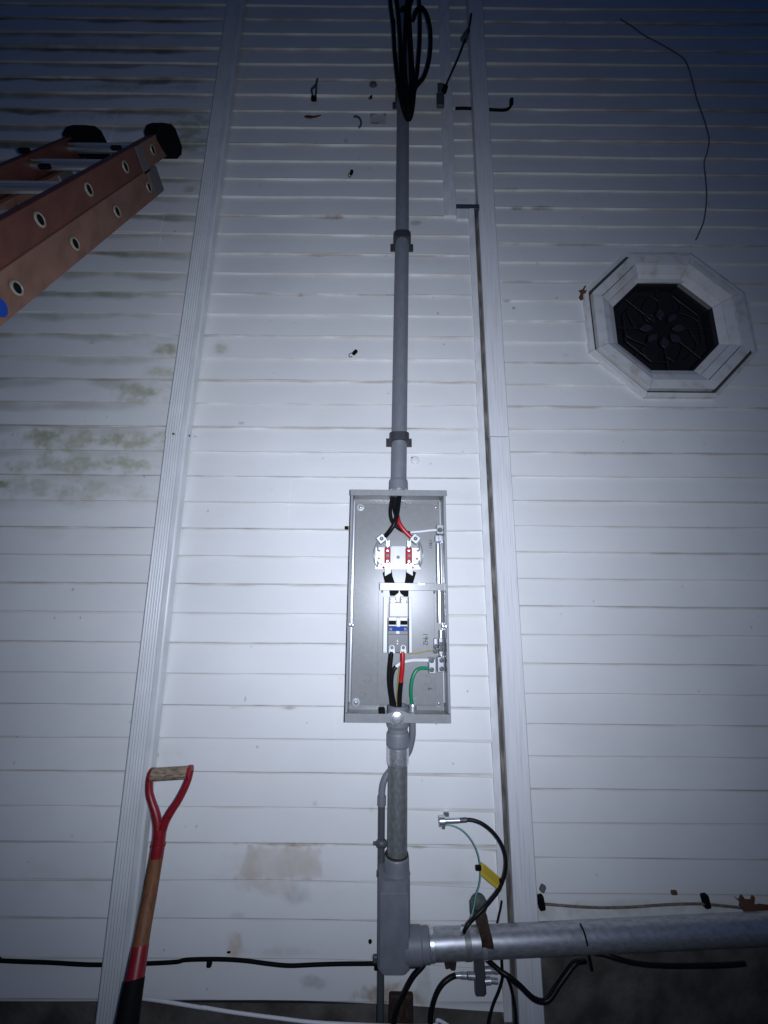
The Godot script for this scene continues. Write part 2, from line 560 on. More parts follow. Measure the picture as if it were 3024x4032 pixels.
	M.yellow_tag = mat(lin(0.50, 0.37, 0.035), 0.5)
	M.leaf = mat(lin(0.11, 0.05, 0.025), 0.85)
	M.twig = mottled([lin(0.10, 0.085, 0.068), lin(0.24, 0.20, 0.165)], [0.2, 0.9], Vector3(8, 8, 8), 28, 0.85)
	M.lichen = mottled([lin(0.05, 0.07, 0.06), lin(0.11, 0.14, 0.125)], [0.2, 0.9], Vector3(8, 8, 8), 29, 0.7, 0.2)
	M.nest = mat(lin(0.12, 0.115, 0.105), 0.95)

	setting_and_house()
	window_and_corner()
	downspout()
	riser()
	meter_box()
	lower_run()
	cables()
	ladder()
	spade()
	wall_bits()


func setting_and_house() -> void:
	var g := S()
	var n := 24
	var gy := func(x: float, z: float) -> float: return 0.72 + grain_noise.get_noise_2d(x * 9.0, z * 9.0) * 0.03
	var stops := []
	for k in n + 1:
		var t := (float(k) / n) * 2.0 - 1.0
		stops.append(signf(t) * pow(absf(t), 2.2) * 120.0)
	for i in n:
		for j in n:
			var p := []
			for q in [[i, j], [i + 1, j], [i + 1, j + 1], [i, j + 1]]:
				p.append(Vector3(stops[q[0]], gy.call(stops[q[0]], stops[q[1]]), stops[q[1]]))
			g.quad(p[0], p[1], p[2], p[3], Vector3.UP, Vector3.UP, Vector3.UP, Vector3.UP)
	build(g, "ground", M.soil).set_meta("kind", "structure")

	var olive := Color8(150, 150, 122)
	var moss := Color8(120, 128, 96)
	var grime := Color8(176, 168, 152)
	var blots := [
		[Vector3(-0.8981, 3.2636, 0), 0.055, 0.034, 0.75, olive, 0.9], [Vector3(-0.8979, 3.1475, 0), 0.06, 0.028, 0.4, Color8(168, 170, 132), 1.0], [Vector3(-0.9874, 3.0671, 0), 0.10, 0.036, 0.6, olive, 1.0], [Vector3(-1.042, 3.0245, 0), 0.10, 0.02, 0.25, olive, 1.0],
		[Vector3(-1.3523, 2.8632, 0), 0.06, 0.044, 0.6, moss, 1.0], [Vector3(-1.1677, 2.8536, 0), 0.21, 0.042, 0.5, olive, 1.1], [Vector3(-0.9475, 2.8557, 0), 0.11, 0.04, 0.5, olive, 1.1], [Vector3(-1.225, 2.7515, 0), 0.2, 0.042, 0.45, olive, 1.1], [Vector3(-0.9716, 2.7595, 0), 0.12, 0.03, 0.5, olive, 1.1], [Vector3(-1.3256, 2.668, 0), 0.2, 0.045, 0.3, olive, 1.1],
		[Vector3(-1.0805, 2.6432, 0), 0.2, 0.035, 0.28, grime, 1.1], [Vector3(-1.4622, 2.6695, 0), 0.03, 0.02, 0.8, moss, 0.9], [Vector3(-0.6849, 3.2594, 0), 0.03, 0.028, 0.35, olive, 1.0], [Vector3(-1.2167, 3.2859, 0), 0.016, 0.012, 0.3, Color8(150, 130, 100), 0.4],
		[Vector3(-0.9283, 4.4318, 0), 0.09, 0.08, 0.45, moss, 1.0], [Vector3(-0.9181, 4.3395, 0), 0.08, 0.05, 0.35, moss, 1.0], [Vector3(-0.8756, 4.2763, 0), 0.06, 0.03, 0.25, moss, 1.0], [Vector3(-1.2174, 4.688, 0), 0.3, 0.03, 0.25, moss, 1.2], [Vector3(-1.4852, 4.5102, 0), 0.3, 0.03, 0.2, moss, 1.2], [Vector3(-1.7128, 4.9463, 0), 0.4, 0.04, 0.25, grime, 1.2],
		[Vector3(-0.8998, 4.0788, 0), 0.03, 0.03, 0.5, olive, 0.7],
		[Vector3(-0.0724, 4.7119, 0), 0.024, 0.022, 0.5, Color8(120, 116, 110), 0.5], [Vector3(-0.1946, 4.3637, 0), 0.014, 0.022, 0.45, Color8(130, 126, 122), 0.6], [Vector3(0.1184, 2.7856, 0), 0.022, 0.018, 0.35, Color8(190, 182, 168), 0.3],
		[Vector3(-0.4378, 1.2206, 0), 0.03, 0.03, 0.35, Color8(170, 140, 100), 0.7], [Vector3(-0.3045, 1.2059, 0), 0.14, 0.012, 0.25, grime, 0.9], [Vector3(-0.2518, 1.3501, 0), 0.045, 0.03, 0.3, Color8(150, 150, 150), 0.6], [Vector3(-0.1993, 1.1329, 0), 0.04, 0.015, 0.35, Color8(140, 138, 132), 0.9], [Vector3(-0.4408, 1.2999, 0), 0.03, 0.018, 0.3, grime, 0.8],
		[Vector3(-0.327, 1.4359, 0), 0.19, 0.07, 0.22, Color8(186, 172, 156), 0.6], [Vector3(-0.4165, 1.3784, 0), 0.05, 0.03, 0.25, Color8(176, 158, 136), 0.8], [Vector3(-0.2994, 1.3694, 0), 0.12, 0.025, 0.2, Color8(176, 160, 140), 1.0], [Vector3(-0.3225, 1.4886, 0), 0.16, 0.008, 0.6, Color8(140, 120, 92), 0.8],
		[Vector3(0.0045, 1.1039, 0), 0.09, 0.03, 0.55, Color8(128, 104, 78), 1.0], [Vector3(0.0826, 1.0945, 0), 0.05, 0.02, 0.4, Color8(140, 120, 90), 1.0], [Vector3(0.1321, 1.1249, 0), 0.02, 0.08, 0.25, Color8(150, 150, 128), 0.8], [Vector3(-0.0317, 1.5885, 0), 0.012, 0.012, 0.4, grime, 0.6], [Vector3(0.1146, 1.4854, 0), 0.03, 0.006, 0.6, Color8(150, 140, 110), 0.9], [Vector3(0.3466, 1.4777, 0), 0.05, 0.007, 0.55, Color8(150, 128, 110), 0.8],
		[Vector3(0.1327, 3.9009, 0), 0.028, 0.018, 0.5, Color8(140, 134, 128), 0.7], [Vector3(-0.2317, 3.9256, 0), 0.07, 0.010, 0.55, Color8(140, 124, 112), 0.8], [Vector3(-0.3662, 3.5211, 0), 0.018, 0.009, 0.5, Color8(150, 130, 120), 0.5], [Vector3(-0.2967, 3.7204, 0), 0.04, 0.009, 0.5, Color8(170, 155, 130), 0.6], [Vector3(-0.5653, 2.9307, 0), 0.014, 0.008, 0.4, Color8(150, 150, 150), 0.5], [Vector3(-0.5053, 1.8919, 0), 0.02, 0.006, 0.3, grime, 0.8], [Vector3(-0.3164, 1.8919, 0), 0.035, 0.006, 0.55, Color8(140, 126, 112), 0.6], [Vector3(-0.4679, 1.9199, 0), 0.005, 0.011, 0.6, Color8(160, 160, 164), 0.2], [Vector3(-0.2151, 1.6066, 0), 0.013, 0.014, 0.45, grime, 0.5],
	]
	for k in 17:
		var q: Array = blots[k].duplicate()
		q[1] *= 1.7
		q[2] *= 1.35
		q[3] *= 0.6
		q[4] = Color8(176, 174, 148)
		q[5] = 0.7
		blots.append(q)
	for k in 110:
		blots.append([Vector3(rng.randf_range(-1.6, 0.34), rng.randf_range(1.1, 5.0), 0), rng.randf_range(0.0025, 0.006), rng.randf_range(0.0025, 0.007), rng.randf_range(0.25, 0.7), Color8(120, 110, 100), 0.2])
	for k in 26:
		blots.append([Vector3(rng.randf_range(-1.6, 0.3), rng.randf_range(1.1, 5.0), 0), rng.randf_range(0.05, 0.2), rng.randf_range(0.02, 0.05), rng.randf_range(0.05, 0.12), Color8(168, 170, 150), 0.9])
	var ghosts := [
		[[Vector3(-0.4274, 1.4888, 0), Vector3(-0.1898, 1.4845, 0), Vector3(-0.1702, 1.3886, 0), Vector3(-0.47, 1.3906, 0)], 0.40, 0.35, Color8(180, 164, 146), 0.018],
		[[Vector3(-0.0866, 4.5393, 0), Vector3(-0.0061, 4.5403, 0), Vector3(-0.0055, 4.4607, 0), Vector3(-0.084, 4.4626, 0)], 0.3, 0.85, Color8(112, 108, 106), 0.005],
	]
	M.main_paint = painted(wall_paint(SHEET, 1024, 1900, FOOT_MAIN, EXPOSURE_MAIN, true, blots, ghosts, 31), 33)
	var side_blots := [
		[Vector3(0.7763, 3.2887, -0.065), 0.02, 0.01, 0.2, grime, 0.5], [Vector3(0.5595, 1.2787, -0.065), 0.05, 0.03, 0.35, grime, 0.9], [Vector3(0.7242, 4.0623, -0.065), 0.10, 0.012, 0.5, Color8(124, 116, 104), 1.0], [Vector3(0.6162, 4.0612, -0.065), 0.05, 0.012, 0.5, Color8(124, 116, 104), 1.0], [Vector3(0.5829, 4.1699, -0.065), 0.05, 0.010, 0.4, Color8(170, 150, 130), 0.9], [Vector3(0.566, 3.5193, -0.065), 0.010, 0.009, 0.8, Color8(110, 110, 112), 0.5], [Vector3(0.7577, 3.5713, -0.065), 0.007, 0.005, 0.8, Color8(110, 110, 112), 0.3], [Vector3(0.6877, 3.756, -0.065), 0.006, 0.006, 0.6, Color8(120, 120, 120), 0.3], [Vector3(0.5342, 3.556, -0.065), 0.022, 0.006, 0.6, Color8(120, 120, 120), 0.7],
		[Vector3(0.8702, 1.2896, -0.065), 0.4, 0.016, 0.3, grime, 1.0], [Vector3(0.7661, 1.2675, -0.065), 0.3, 0.02, 0.25, Color8(150, 160, 140), 1.0], [Vector3(0.465, 2.4048, -0.065), 0.012, 0.03, 0.0, grime, 0.5],
	]
	for k in 60:
		side_blots.append([Vector3(rng.randf_range(0.48, 1.9), rng.randf_range(1.3, 5.0), 0), rng.randf_range(0.0025, 0.006), rng.randf_range(0.0025, 0.006), rng.randf_range(0.25, 0.7), Color8(120, 112, 104), 0.2])
	M.side_paint = painted(wall_paint(SIDE_SHEET, 640, 1500, FOOT_SIDE, EXPOSURE_SIDE, false, side_blots, [], 41), 43)

	var house := thing("clapboard_house", "white clapboard house with dirty lapped siding and an octagonal window", "house", Vector3(0, 0, -0.1))
	build(S().block(Vector3(-3.7, 1.07, -0.5), Vector3(0.25, 6.5, -0.016), 0.0), "sheathing", M.room, house)
	build(S().block(Vector3(0.25, 1.07, -0.5), Vector3(0.38, 3.95, -0.016), 0.0), "sheathing", M.room, house)
	var well := S()
	well.block(Vector3(0.26, 1.25, -0.5), Vector3(0.9, 6.5, -0.082), 0.0)
	well.block(Vector3(1.56, 1.25, -0.5), Vector3(3.7, 6.5, -0.082), 0.0)
	well.block(Vector3(0.9, 1.25, -0.5), Vector3(1.56, 3.12, -0.082), 0.0)
	well.block(Vector3(0.9, 3.76, -0.5), Vector3(1.56, 6.5, -0.082), 0.0)
	build(well, "sheathing", M.room, house)
	build(S().block(Vector3(-3.7, -0.1, -0.5), Vector3(0.44, 1.075, -0.04), 0.004), "foundation", M.footing, house)
	build(S().block(Vector3(0.44, -0.1, -0.5), Vector3(3.7, 1.27, -0.09), 0.004), "foundation", M.footing, house)
	var k := 0
	while FOOT_MAIN + k * EXPOSURE_MAIN < 6.4:
		var y := FOOT_MAIN + k * EXPOSURE_MAIN
		var right := 0.372 if y < 3.95 else 0.262
		var seam := -99.0
		if (k / 2) % 3 == 1:
			seam = [-1.3, 0.2, -0.36, -2.0, -1.0][(k / 6) % 5]
		if k == 7 or k == 6:
			seam = -0.16
		if seam > -50.0:
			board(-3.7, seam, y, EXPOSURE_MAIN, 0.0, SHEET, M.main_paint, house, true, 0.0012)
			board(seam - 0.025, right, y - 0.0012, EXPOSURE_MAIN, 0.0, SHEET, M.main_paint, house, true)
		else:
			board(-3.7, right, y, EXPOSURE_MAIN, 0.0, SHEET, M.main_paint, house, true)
		k += 1
	var wc := Vector2(1.229, 3.443)
	k = 0
	while FOOT_SIDE + k * EXPOSURE_SIDE < 6.4:
		var y := FOOT_SIDE + k * EXPOSURE_SIDE
		var left := 0.47 if y < 3.86 else 0.285
		var foot := y
		var expo := EXPOSURE_SIDE
		if k == 0:
			foot = 1.2467
			expo = EXPOSURE_SIDE - (1.2467 - y)
		var d := maxf(absf(y - wc.y), absf(y + EXPOSURE_SIDE - wc.y))
		if d < 0.30:
			var reach := minf(0.30, 0.30 * 1.41421 - d)
			board(left, wc.x - reach, foot, expo, SIDE_Z, SIDE_SHEET, M.side_paint, house, false)
			board(wc.x + reach, 3.7, foot, expo, SIDE_Z, SIDE_SHEET, M.side_paint, house, false)
		elif k % 5 == 2:
			board(left, 1.72, foot, expo, SIDE_Z, SIDE_SHEET, M.side_paint, house, false, 0.0012)
			board(1.695, 3.7, foot - 0.001, expo, SIDE_Z, SIDE_SHEET, M.side_paint, house, false)
		else:
			board(left, 3.7, foot, expo, SIDE_Z, SIDE_SHEET, M.side_paint, house, false)
		k += 1
	M.house = house


func octagon_ring(c: Vector2, r0: float, z0: float, r1: float, z1: float, part: String, m: Material, parent: Node, back: float, gap := 0.0009) -> void:
	# eight mitred lengths, from the outer radius r0 at depth z0 to the inner radius r1 at depth z1
	for k in 8:
		var a0 := deg_to_rad(22.5 + 45.0 * k)
		var a1 := a0 + PI / 4.0
		var g0 := gap / r0
		var s := S()
		var p := []
		for q in [[r0, a0 + g0, z0], [r0, a1 - g0, z0], [r1, a1 - g0, z1], [r1, a0 + g0, z1]]:
			p.append(Vector3(c.x + cos(q[1]) * q[0], c.y + sin(q[1]) * q[0], q[2]))
		var b := []
		for w in p:
			b.append(Vector3(w.x, w.y, back))
		var mid := Vector3.ZERO
		for w in p + b:
			mid += w / 8.0
		for f in [[p[0], p[1], p[2], p[3]], [p[0], p[1], b[1], b[0]], [p[1], p[2], b[2], b[1]], [p[2], p[3], b[3], b[2]], [p[3], p[0], b[0], b[3]]]:
			s.flat(f[0], f[1], f[2], mid)
			s.flat(f[0], f[2], f[3], mid)
		build(s, part, m, parent)


func window_and_corner() -> void:
	var house: Node3D = M.house
	var c := Vector2(1.229, 3.443)
	var win := Node3D.new()
	win.name = "octagonal_window"
	house.add_child(win)
	win.position = Vector3(c.x, c.y, 0.04)
	octagon_ring(c, 0.3845, -0.047, 0.3670, -0.044, "channel_strip", M.window_wood, win, -0.082)
	octagon_ring(c, 0.3510, -0.036, 0.3080, -0.036, "casing_board", M.window_wood, win, -0.082)
	octagon_ring(c, 0.3670, -0.0585, 0.3510, -0.0585, "gap_liner", M.gap_dark, win, -0.082, 0.0)
	octagon_ring(c, 0.3045, -0.041, 0.2700, -0.054, "stop_board", M.window_wood, win, -0.090)
	octagon_ring(c, 0.2680, -0.056, 0.2370, -0.074, "sash_board", M.window_wood, win, -0.120)
	octagon_ring(c, 0.2375, -0.072, 0.2280, -0.083, "glazing_bead", M.lead, win, -0.120)
	var pane := S()
	var poly := PackedVector2Array()
	for k in 8:
		poly.append(Vector2.from_angle(deg_to_rad(22.5 + 45.0 * k)) * 0.234)
	pane.prism(poly, Vector3(c.x, c.y, -0.098), Vector3.RIGHT, Vector3.UP, Vector3(0, 0, 0.003))
	build(pane, "pane", M.glass, win)
	var z := -0.0935
	var at := func(a: float, r: float) -> Vector3: return Vector3(c.x + cos(deg_to_rad(a)) * r, c.y + sin(deg_to_rad(a)) * r, z)
	for k in 8:
		var a := 45.0 * k
		var leaf := S()
		var lp := PackedVector2Array()
		for q in 10:
			var t := float(q) / 9.0
			lp.append(Vector2(lerpf(0.045, 0.098, t), sin(t * PI) * 0.0155))
		for q in range(8, 0, -1):
			var t := float(q) / 9.0
			lp.append(Vector2(lerpf(0.045, 0.098, t), -sin(t * PI) * 0.0155))
		var dx := Vector3(cos(deg_to_rad(a)), sin(deg_to_rad(a)), 0)
		var tilt := Vector3(-dx.y, dx.x, 0).rotated(dx, deg_to_rad([18, -25, 10, 30, -14, 22, -8, 5][k]))
		leaf.prism(lp, Vector3(c.x, c.y, z), dx, tilt, dx.cross(tilt) * 0.004)
		build(leaf, "bevelled_petal", M.petal, win)
		var came := S()
		var edge := []
		for q in 11:
			var t := float(q) / 10.0
			edge.append(Vector3(c.x, c.y, z) + dx * lerpf(0.043, 0.1, t) + Vector3(-dx.y, dx.x, 0) * sin(t * PI) * 0.0175)
		came.tube(edge, 0.0022, 6)
		edge = []
		for q in 11:
			var t := float(q) / 10.0
			edge.append(Vector3(c.x, c.y, z) + dx * lerpf(0.043, 0.1, t) - Vector3(-dx.y, dx.x, 0) * sin(t * PI) * 0.0175)
		came.tube(edge, 0.0022, 6)
		came.tube([at.call(a, 0.1), at.call(a, 0.208)], 0.0026, 6)
		came.tube(smooth([at.call(a, 0.14), at.call(a + 14.0, 0.166), at.call(a + 45.0, 0.118)], 5), 0.0022, 6)
		came.tube([at.call(a - 22.5, 0.18), at.call(a + 22.5, 0.18)], 0.0026, 6)
		build(came, "lead_came", M.lead, win)
	var room := S()
	room.block(Vector3(0.86, 3.08, -0.62), Vector3(1.6, 3.81, -0.6), 0.0)
	room.block(Vector3(0.86, 3.08, -0.6), Vector3(0.88, 3.81, -0.1), 0.0)
	room.block(Vector3(1.58, 3.08, -0.6), Vector3(1.6, 3.81, -0.1), 0.0)
	room.block(Vector3(0.88, 3.08, -0.6), Vector3(1.58, 3.1, -0.1), 0.0)
	room.block(Vector3(0.88, 3.79, -0.6), Vector3(1.58, 3.81, -0.1), 0.0)
	build(room, "dark_room", M.room, win)

	# the corner between the two lengths of siding
	build(S().block(Vector3(0.3672, 1.045, -0.02), Vector3(0.3918, 3.972, 0.0045), 0.0015), "corner_strip", M.white_trim, house)
	build(S().block(Vector3(0.365, 1.0, -0.08), Vector3(0.428, 3.965, -0.034), 0.003), "weathered_stud", M.raw_wood, house)
	var splinters := S()
	for k in 26:
		var y := rng.randf_range(1.35, 3.8)
		splinters.box(Vector3(rng.randf_range(0.393, 0.400), y, rng.randf_range(-0.03, -0.006)), Vector3(rng.randf_range(0.002, 0.005), rng.randf_range(0.03, 0.16), 0.004), 0.0005, Basis(Vector3(0, 0, 1), rng.randf_range(-0.02, 0.02)))
	var sp := build(splinters, "paper_shreds", M.raw_wood, house)
	sp.set_meta("kind", "stuff")
	var seam: float = Vector3(0.4561, 2.8918, -0.014).y
	build(S().block(Vector3(0.4175, 0.72, -0.060), Vector3(0.4935, seam - 0.0012, -0.014), 0.003), "trim_board", M.white_wood, house)
	build(S().block(Vector3(0.4165, seam + 0.0012, -0.060), Vector3(0.4925, 6.4, -0.0135), 0.003), "trim_board", M.white_wood, house)
	build(S().block(Vector3(0.2564, 3.93, -0.062), Vector3(0.3119, 6.4, 0.0035), 0.002), "corner_post", M.white_trim, house)
	build(S().block(Vector3(0.3125, 3.973, -0.062), Vector3(0.4165, 3.998, 0.0015), 0.001), "flashing_ledge", M.flashing, house)
	build(S().block(Vector3(0.3125, 3.915, -0.05), Vector3(0.3665, 3.972, 0.0025), 0.0015), "cap_strip", M.white_trim, house)


func downspout() -> void:
	var o := thing("downspout", "fluted white metal downspout running down the siding left of the meter box", "downspout", Vector3(-0.785, 0.72, 0.02))
	# cross-section: left, front flutes, plain rounded right, side
	var section := func(f: float) -> PackedVector2Array:
		var p := PackedVector2Array()
		var w := 0.0405 * f
		var d := 0.040 * f
		p.append(Vector2(-w, 0.004))
		p.append(Vector2(-w, d - 0.004))
		p.append(Vector2(-w + 0.003, d - 0.001))
		var x := -w + 0.006
		var pitch := 0.0090 * f
		for k in 6:
			p.append(Vector2(x, d))
			p.append(Vector2(x + pitch * 0.28, d - 0.0012))
			p.append(Vector2(x + pitch * 0.5, d - 0.0044))
			p.append(Vector2(x + pitch * 0.72, d - 0.0012))
			x += pitch
		p.append(Vector2(x, d))
		p.append(Vector2(w - 0.006, d))
		p.append(Vector2(w - 0.002, d - 0.0018))
		p.append(Vector2(w, d - 0.006))
		p.append(Vector2(w, 0.004))
		return p
	var run := func(y0: float, y1: float, x0: float, x1: float, f: float) -> Shape:
		var s := S()
		var p: PackedVector2Array = section.call(f)
		s.prism(p, Vector3(x0, y0, 0), Vector3.RIGHT, Vector3.BACK, Vector3(x1 - x0, y1 - y0, 0))
		return s
	var foot_x := -0.771
	build(run.call(0.72, 2.872, foot_x, -0.7965, 1.0), "lower_length", M.white_metal, o)
	build(run.call(2.856, 6.2, -0.7965, -0.7640, 1.03), "upper_length", M.white_metal, o)
	for q in [Vector3(-0.8048, 2.8653, 0.041), Vector3(-0.7548, 2.8674, 0.02)]:
		build(S().lathe([Vector2(0.0, 0.004), Vector2(0.003, 0.0035), Vector2(0.0045, 0.001), Vector2(0.0045, -0.002)], q, Vector3(0, 0, 1) if q.z > 0.03 else Vector3(1, 0, 0.2), 8), "rivet", M.steel_grey, o)


func u_strap(c: Vector3, r: float, wide: float, tall: float, part: String, m: Material, parent: Node) -> void:
	var p := PackedVector2Array([Vector2(-wide, 0.004), Vector2(-wide, 0.013), Vector2(-r - 0.008, 0.014)])
	for k in 13:
		var a := PI - PI * k / 12.0
		var e := Vector2(signf(cos(a)) * pow(absf(cos(a)), 0.6), pow(absf(sin(a)), 0.6))
		p.append(Vector2(e.x * (r + 0.008), c.z + e.y * (r + 0.007)))
	p.append_array(PackedVector2Array([Vector2(r + 0.008, 0.014), Vector2(wide, 0.013), Vector2(wide, 0.004), Vector2(r + 0.0005, 0.004)]))
	for k in 13:
		var a := PI * k / 12.0
		p.append(Vector2(cos(a) * (r + 0.0005), c.z + sin(a) * (r + 0.0005)))
	p.append(Vector2(-r - 0.0005, 0.004))
	var s := S()
	s.prism(p, Vector3(c.x, c.y - tall * 0.5, 0), Vector3.RIGHT, Vector3.BACK, Vector3(0, tall, 0))
	for d in [-1.0, 1.0]:
		s.lathe([Vector2(0.0, 0.004), Vector2(0.004, 0.0035), Vector2(0.0055, 0.0), Vector2(0.0055, -0.002)], Vector3(c.x + d * (wide - 0.007), c.y, 0.013), Vector3.BACK, 10)
	build(s, part, m, parent)


func riser() -> void:
	var o := thing("riser_conduit", "grey plastic conduit rising from the top of the open meter box", "conduit", Vector3(0.053, 2.62, 0.048))
	var a := Vector3(0.0527, 2.629, 0.048)
	var b := Vector3(0.0673, 3.78, 0.048)
	var c := Vector3(0.0712, 4.36, 0.048)
	var d := Vector3(0.0800, 6.1, 0.048)
	build(S().tube([a, a.lerp(b, 0.3), b], 0.0288, 28), "lower_length", M.plastic, o)
	build(S().tube([b - Vector3(0, 0.05, 0), c, d], 0.0278, 28), "upper_length", M.plastic, o)
	var top: float = Vector3(0.0501, 2.6878, 0.075).y
	var lip: float = Vector3(0.0498, 2.6505, 0.083).y
	var box_top := 2.626
	build(S().lathe([Vector2(0.0289, top + 0.002), Vector2(0.0325, top), Vector2(0.0345, top - 0.008), Vector2(0.0350, lip + 0.002), Vector2(0.033, lip)], Vector3(0.0527, 0, 0.048), Vector3.UP, 28), "hub_collar", M.plastic, o)
	build(S().lathe([Vector2(0.029, lip + 0.001), Vector2(0.0338, lip), Vector2(0.0338, box_top + 0.004), Vector2(0.032, box_top + 0.001), Vector2(0.0, box_top + 0.001)], Vector3(0.0527, 0, 0.048), Vector3.UP, 12), "lock_nut", M.zinc, o)
	var heights := [Vector3(0.0554, 2.8505, 0.02).y, Vector3(0.0677, 3.7514, 0.02).y, Vector3(0.0355, 4.562, 0.02).y]
	for k in 3:
		var y: float = heights[k]
		var axis: Vector3 = a.lerp(b, (y - a.y) / (b.y - a.y)) if y < b.y else b.lerp(c, (y - b.y) / (c.y - b.y))
		u_strap(Vector3(axis.x, y, 0.048), 0.029, 0.0495, 0.032, "pipe_strap", M.strap_plastic, o)


func wire(parent: Node, called: String, m: Material, pts: Array, r: float, sub := 6) -> MeshInstance3D:
	return build(S().tube(smooth(pts, sub), r, 10), called, m, parent)


func meter_box() -> void:
	var o := thing("meter_box", "open grey electrical meter box with its cover off, wires and breaker showing", "meter box", Vector3(0.049, 1.89, 0.002))
	var x0 := -0.1145
	var x1 := 0.2115
	var y0 := 1.8903
	var y1 := 2.626
	var zf := 0.135
	var t := 0.0018
	build(S().block(Vector3(x0, y0, 0.002), Vector3(x1, y1, 0.0040), 0.0004), "back_panel", M.grey_paint, o)
	var lean := Basis(Vector3.UP, -0.026)
	var pa: Vector3 = Vector3(-0.1052, 2.6033, 0.0165)
	var pb: Vector3 = Vector3(0.2084, 1.9092, 0.0165)
	build(S().box(Vector3((pa.x + pb.x) * 0.5, (pa.y + pb.y) * 0.5, 0.0150), Vector3(pb.x - pa.x, pa.y - pb.y, 0.003), 0.0008, lean), "raised_pan", M.grey_paint, o)
	pa = Vector3(-0.0173, 2.3158, 0.019)
	pb = Vector3(0.1799, 1.9128, 0.019)
	build(S().box(Vector3((pa.x + pb.x) * 0.5, (pa.y + pb.y) * 0.5, 0.0185), Vector3(pb.x - pa.x, pa.y - pb.y, 0.003), 0.0012, lean), "centre_pan", M.grey_paint, o)
	for s in [0, 1]:
		var x: float = x0 if s == 0 else x1 - t
		var side := S()
		side.block(Vector3(x, y0 + 0.001, 0.0042), Vector3(x + t, y1 - 0.001, zf - 0.001), 0.0004)
		build(side, "side_wall", M.frame_paint, o)
		var lip := S()
		var lx: float = x0 + t if s == 0 else x1 - t
		var d := 1.0 if s == 0 else -1.0
		# a rolled edge, pale all over in place of the torch glare along it
		lip.prism(PackedVector2Array([Vector2(0, 0), Vector2(0, 0.0035), Vector2(d * 0.0022, 0.0045), Vector2(d * 0.0045, 0.0035), Vector2(d * 0.0055, 0.0), Vector2(d * 0.0055, -0.012), Vector2(d * 0.0042, -0.012), Vector2(d * 0.0042, -0.001)]), Vector3(lx, y0 + 0.026, zf - 0.0045), Vector3.RIGHT, Vector3.BACK, Vector3(0, y1 - y0 - 0.046, 0))
		build(lip, "rolled_edge", M.edge_metal, o)
		var fx: float = x0 + t if s == 0 else x1 - t
		build(S().block(Vector3(minf(fx, fx + d * 0.007), y0 + 0.03, 0.0182), Vector3(maxf(fx, fx + d * 0.007), y1 - 0.012, 0.030), 0.002), "glare_strip", M.edge_metal, o)  # added pale strip, standing in for the glare at the back corner
	build(S().block(Vector3(x0 - 0.001, y1 - t, 0.0042), Vector3(x1 + 0.002, y1, zf), 0.0004), "top_wall", M.frame_paint, o)
	build(S().block(Vector3(x0 - 0.002, y1 - 0.0195, zf - 0.002), Vector3(x1 + 0.0045, y1 + 0.001, zf + 0.0012), 0.0008), "top_lip", M.frame_paint, o)
	build(S().block(Vector3(x0, y0, 0.0042), Vector3(x1, y0 + t, zf), 0.0004), "bottom_wall", M.frame_paint, o)
	var lp := PackedVector2Array([Vector2(x0, 0), Vector2(x1, 0), Vector2(x1, 0.0245), Vector2(0.092, 0.0245), Vector2(0.08, 0.0272), Vector2(0.062, 0.0345), Vector2(0.04, 0.0345), Vector2(0.024, 0.0272), Vector2(0.012, 0.0245), Vector2(x0, 0.0245)])
	build(S().prism(lp, Vector3(0, y0 - 0.001, zf - 0.001), Vector3.RIGHT, Vector3.UP, Vector3(0, 0, 0.002)), "bottom_lip", M.frame_paint, o)
	var knob := S()
	knob.lathe([Vector2(0.0, 0.006), Vector2(0.010, 0.0055), Vector2(0.0195, 0.003), Vector2(0.0215, -0.001)], Vector3(0.0461, 1.901, 0.138), Vector3.BACK, 18)
	build(knob, "latch_dome", M.zinc, o)
	# corner fixings
	for q in [Vector3(-0.0872, 2.5899, 0.0185), Vector3(0.1918, 2.5925, 0.0185), Vector3(-0.0888, 1.9184, 0.0185), Vector3(0.1898, 1.9181, 0.0185)]:
		var s := S()
		s.lathe([Vector2(0.0, 0.0015), Vector2(0.0135, 0.0012), Vector2(0.0138, -0.001)], q, Vector3.BACK, 18)
		s.lathe([Vector2(0.0, 0.0075), Vector2(0.0035, 0.007), Vector2(0.0065, 0.0045), Vector2(0.007, 0.001)], q, Vector3.BACK, 8)
		build(s, "mounting_screw", M.zinc, o)
	for q in [Vector3(-0.1078, 2.1768, 0.134), Vector3(-0.0997, 2.1749, 0.12), Vector3(0.198, 2.1737, 0.12), Vector3(0.205, 2.1742, 0.134)]:
		build(S().lathe([Vector2(0.0, 0.004), Vector2(0.0045, 0.003), Vector2(0.006, -0.001)], q, Vector3.BACK, 10), "cover_screw", M.bright, o)
	# knockout rings pressed in the metal
	for q in [[Vector3(-0.0512, 1.9945, 0.0185), 0.014], [Vector3(-0.0676, 1.94, 0.0185), 0.009], [Vector3(0.1541, 1.9915, 0.022), 0.014], [Vector3(0.1726, 1.9407, 0.0185), 0.009], [Vector3(0.0738, 2.6012, 0.0185), 0.010], [Vector3(0.072, 1.9206, 0.022), 0.012]]:
		build(S().lathe([Vector2(q[1] - 0.0018, -0.0005), Vector2(q[1] - 0.0012, 0.0008), Vector2(q[1] + 0.0012, 0.0008), Vector2(q[1] + 0.0018, -0.0005)], q[0], Vector3.BACK, 22, 0.4, 5.4), "knockout_ring", M.grey_paint, o)
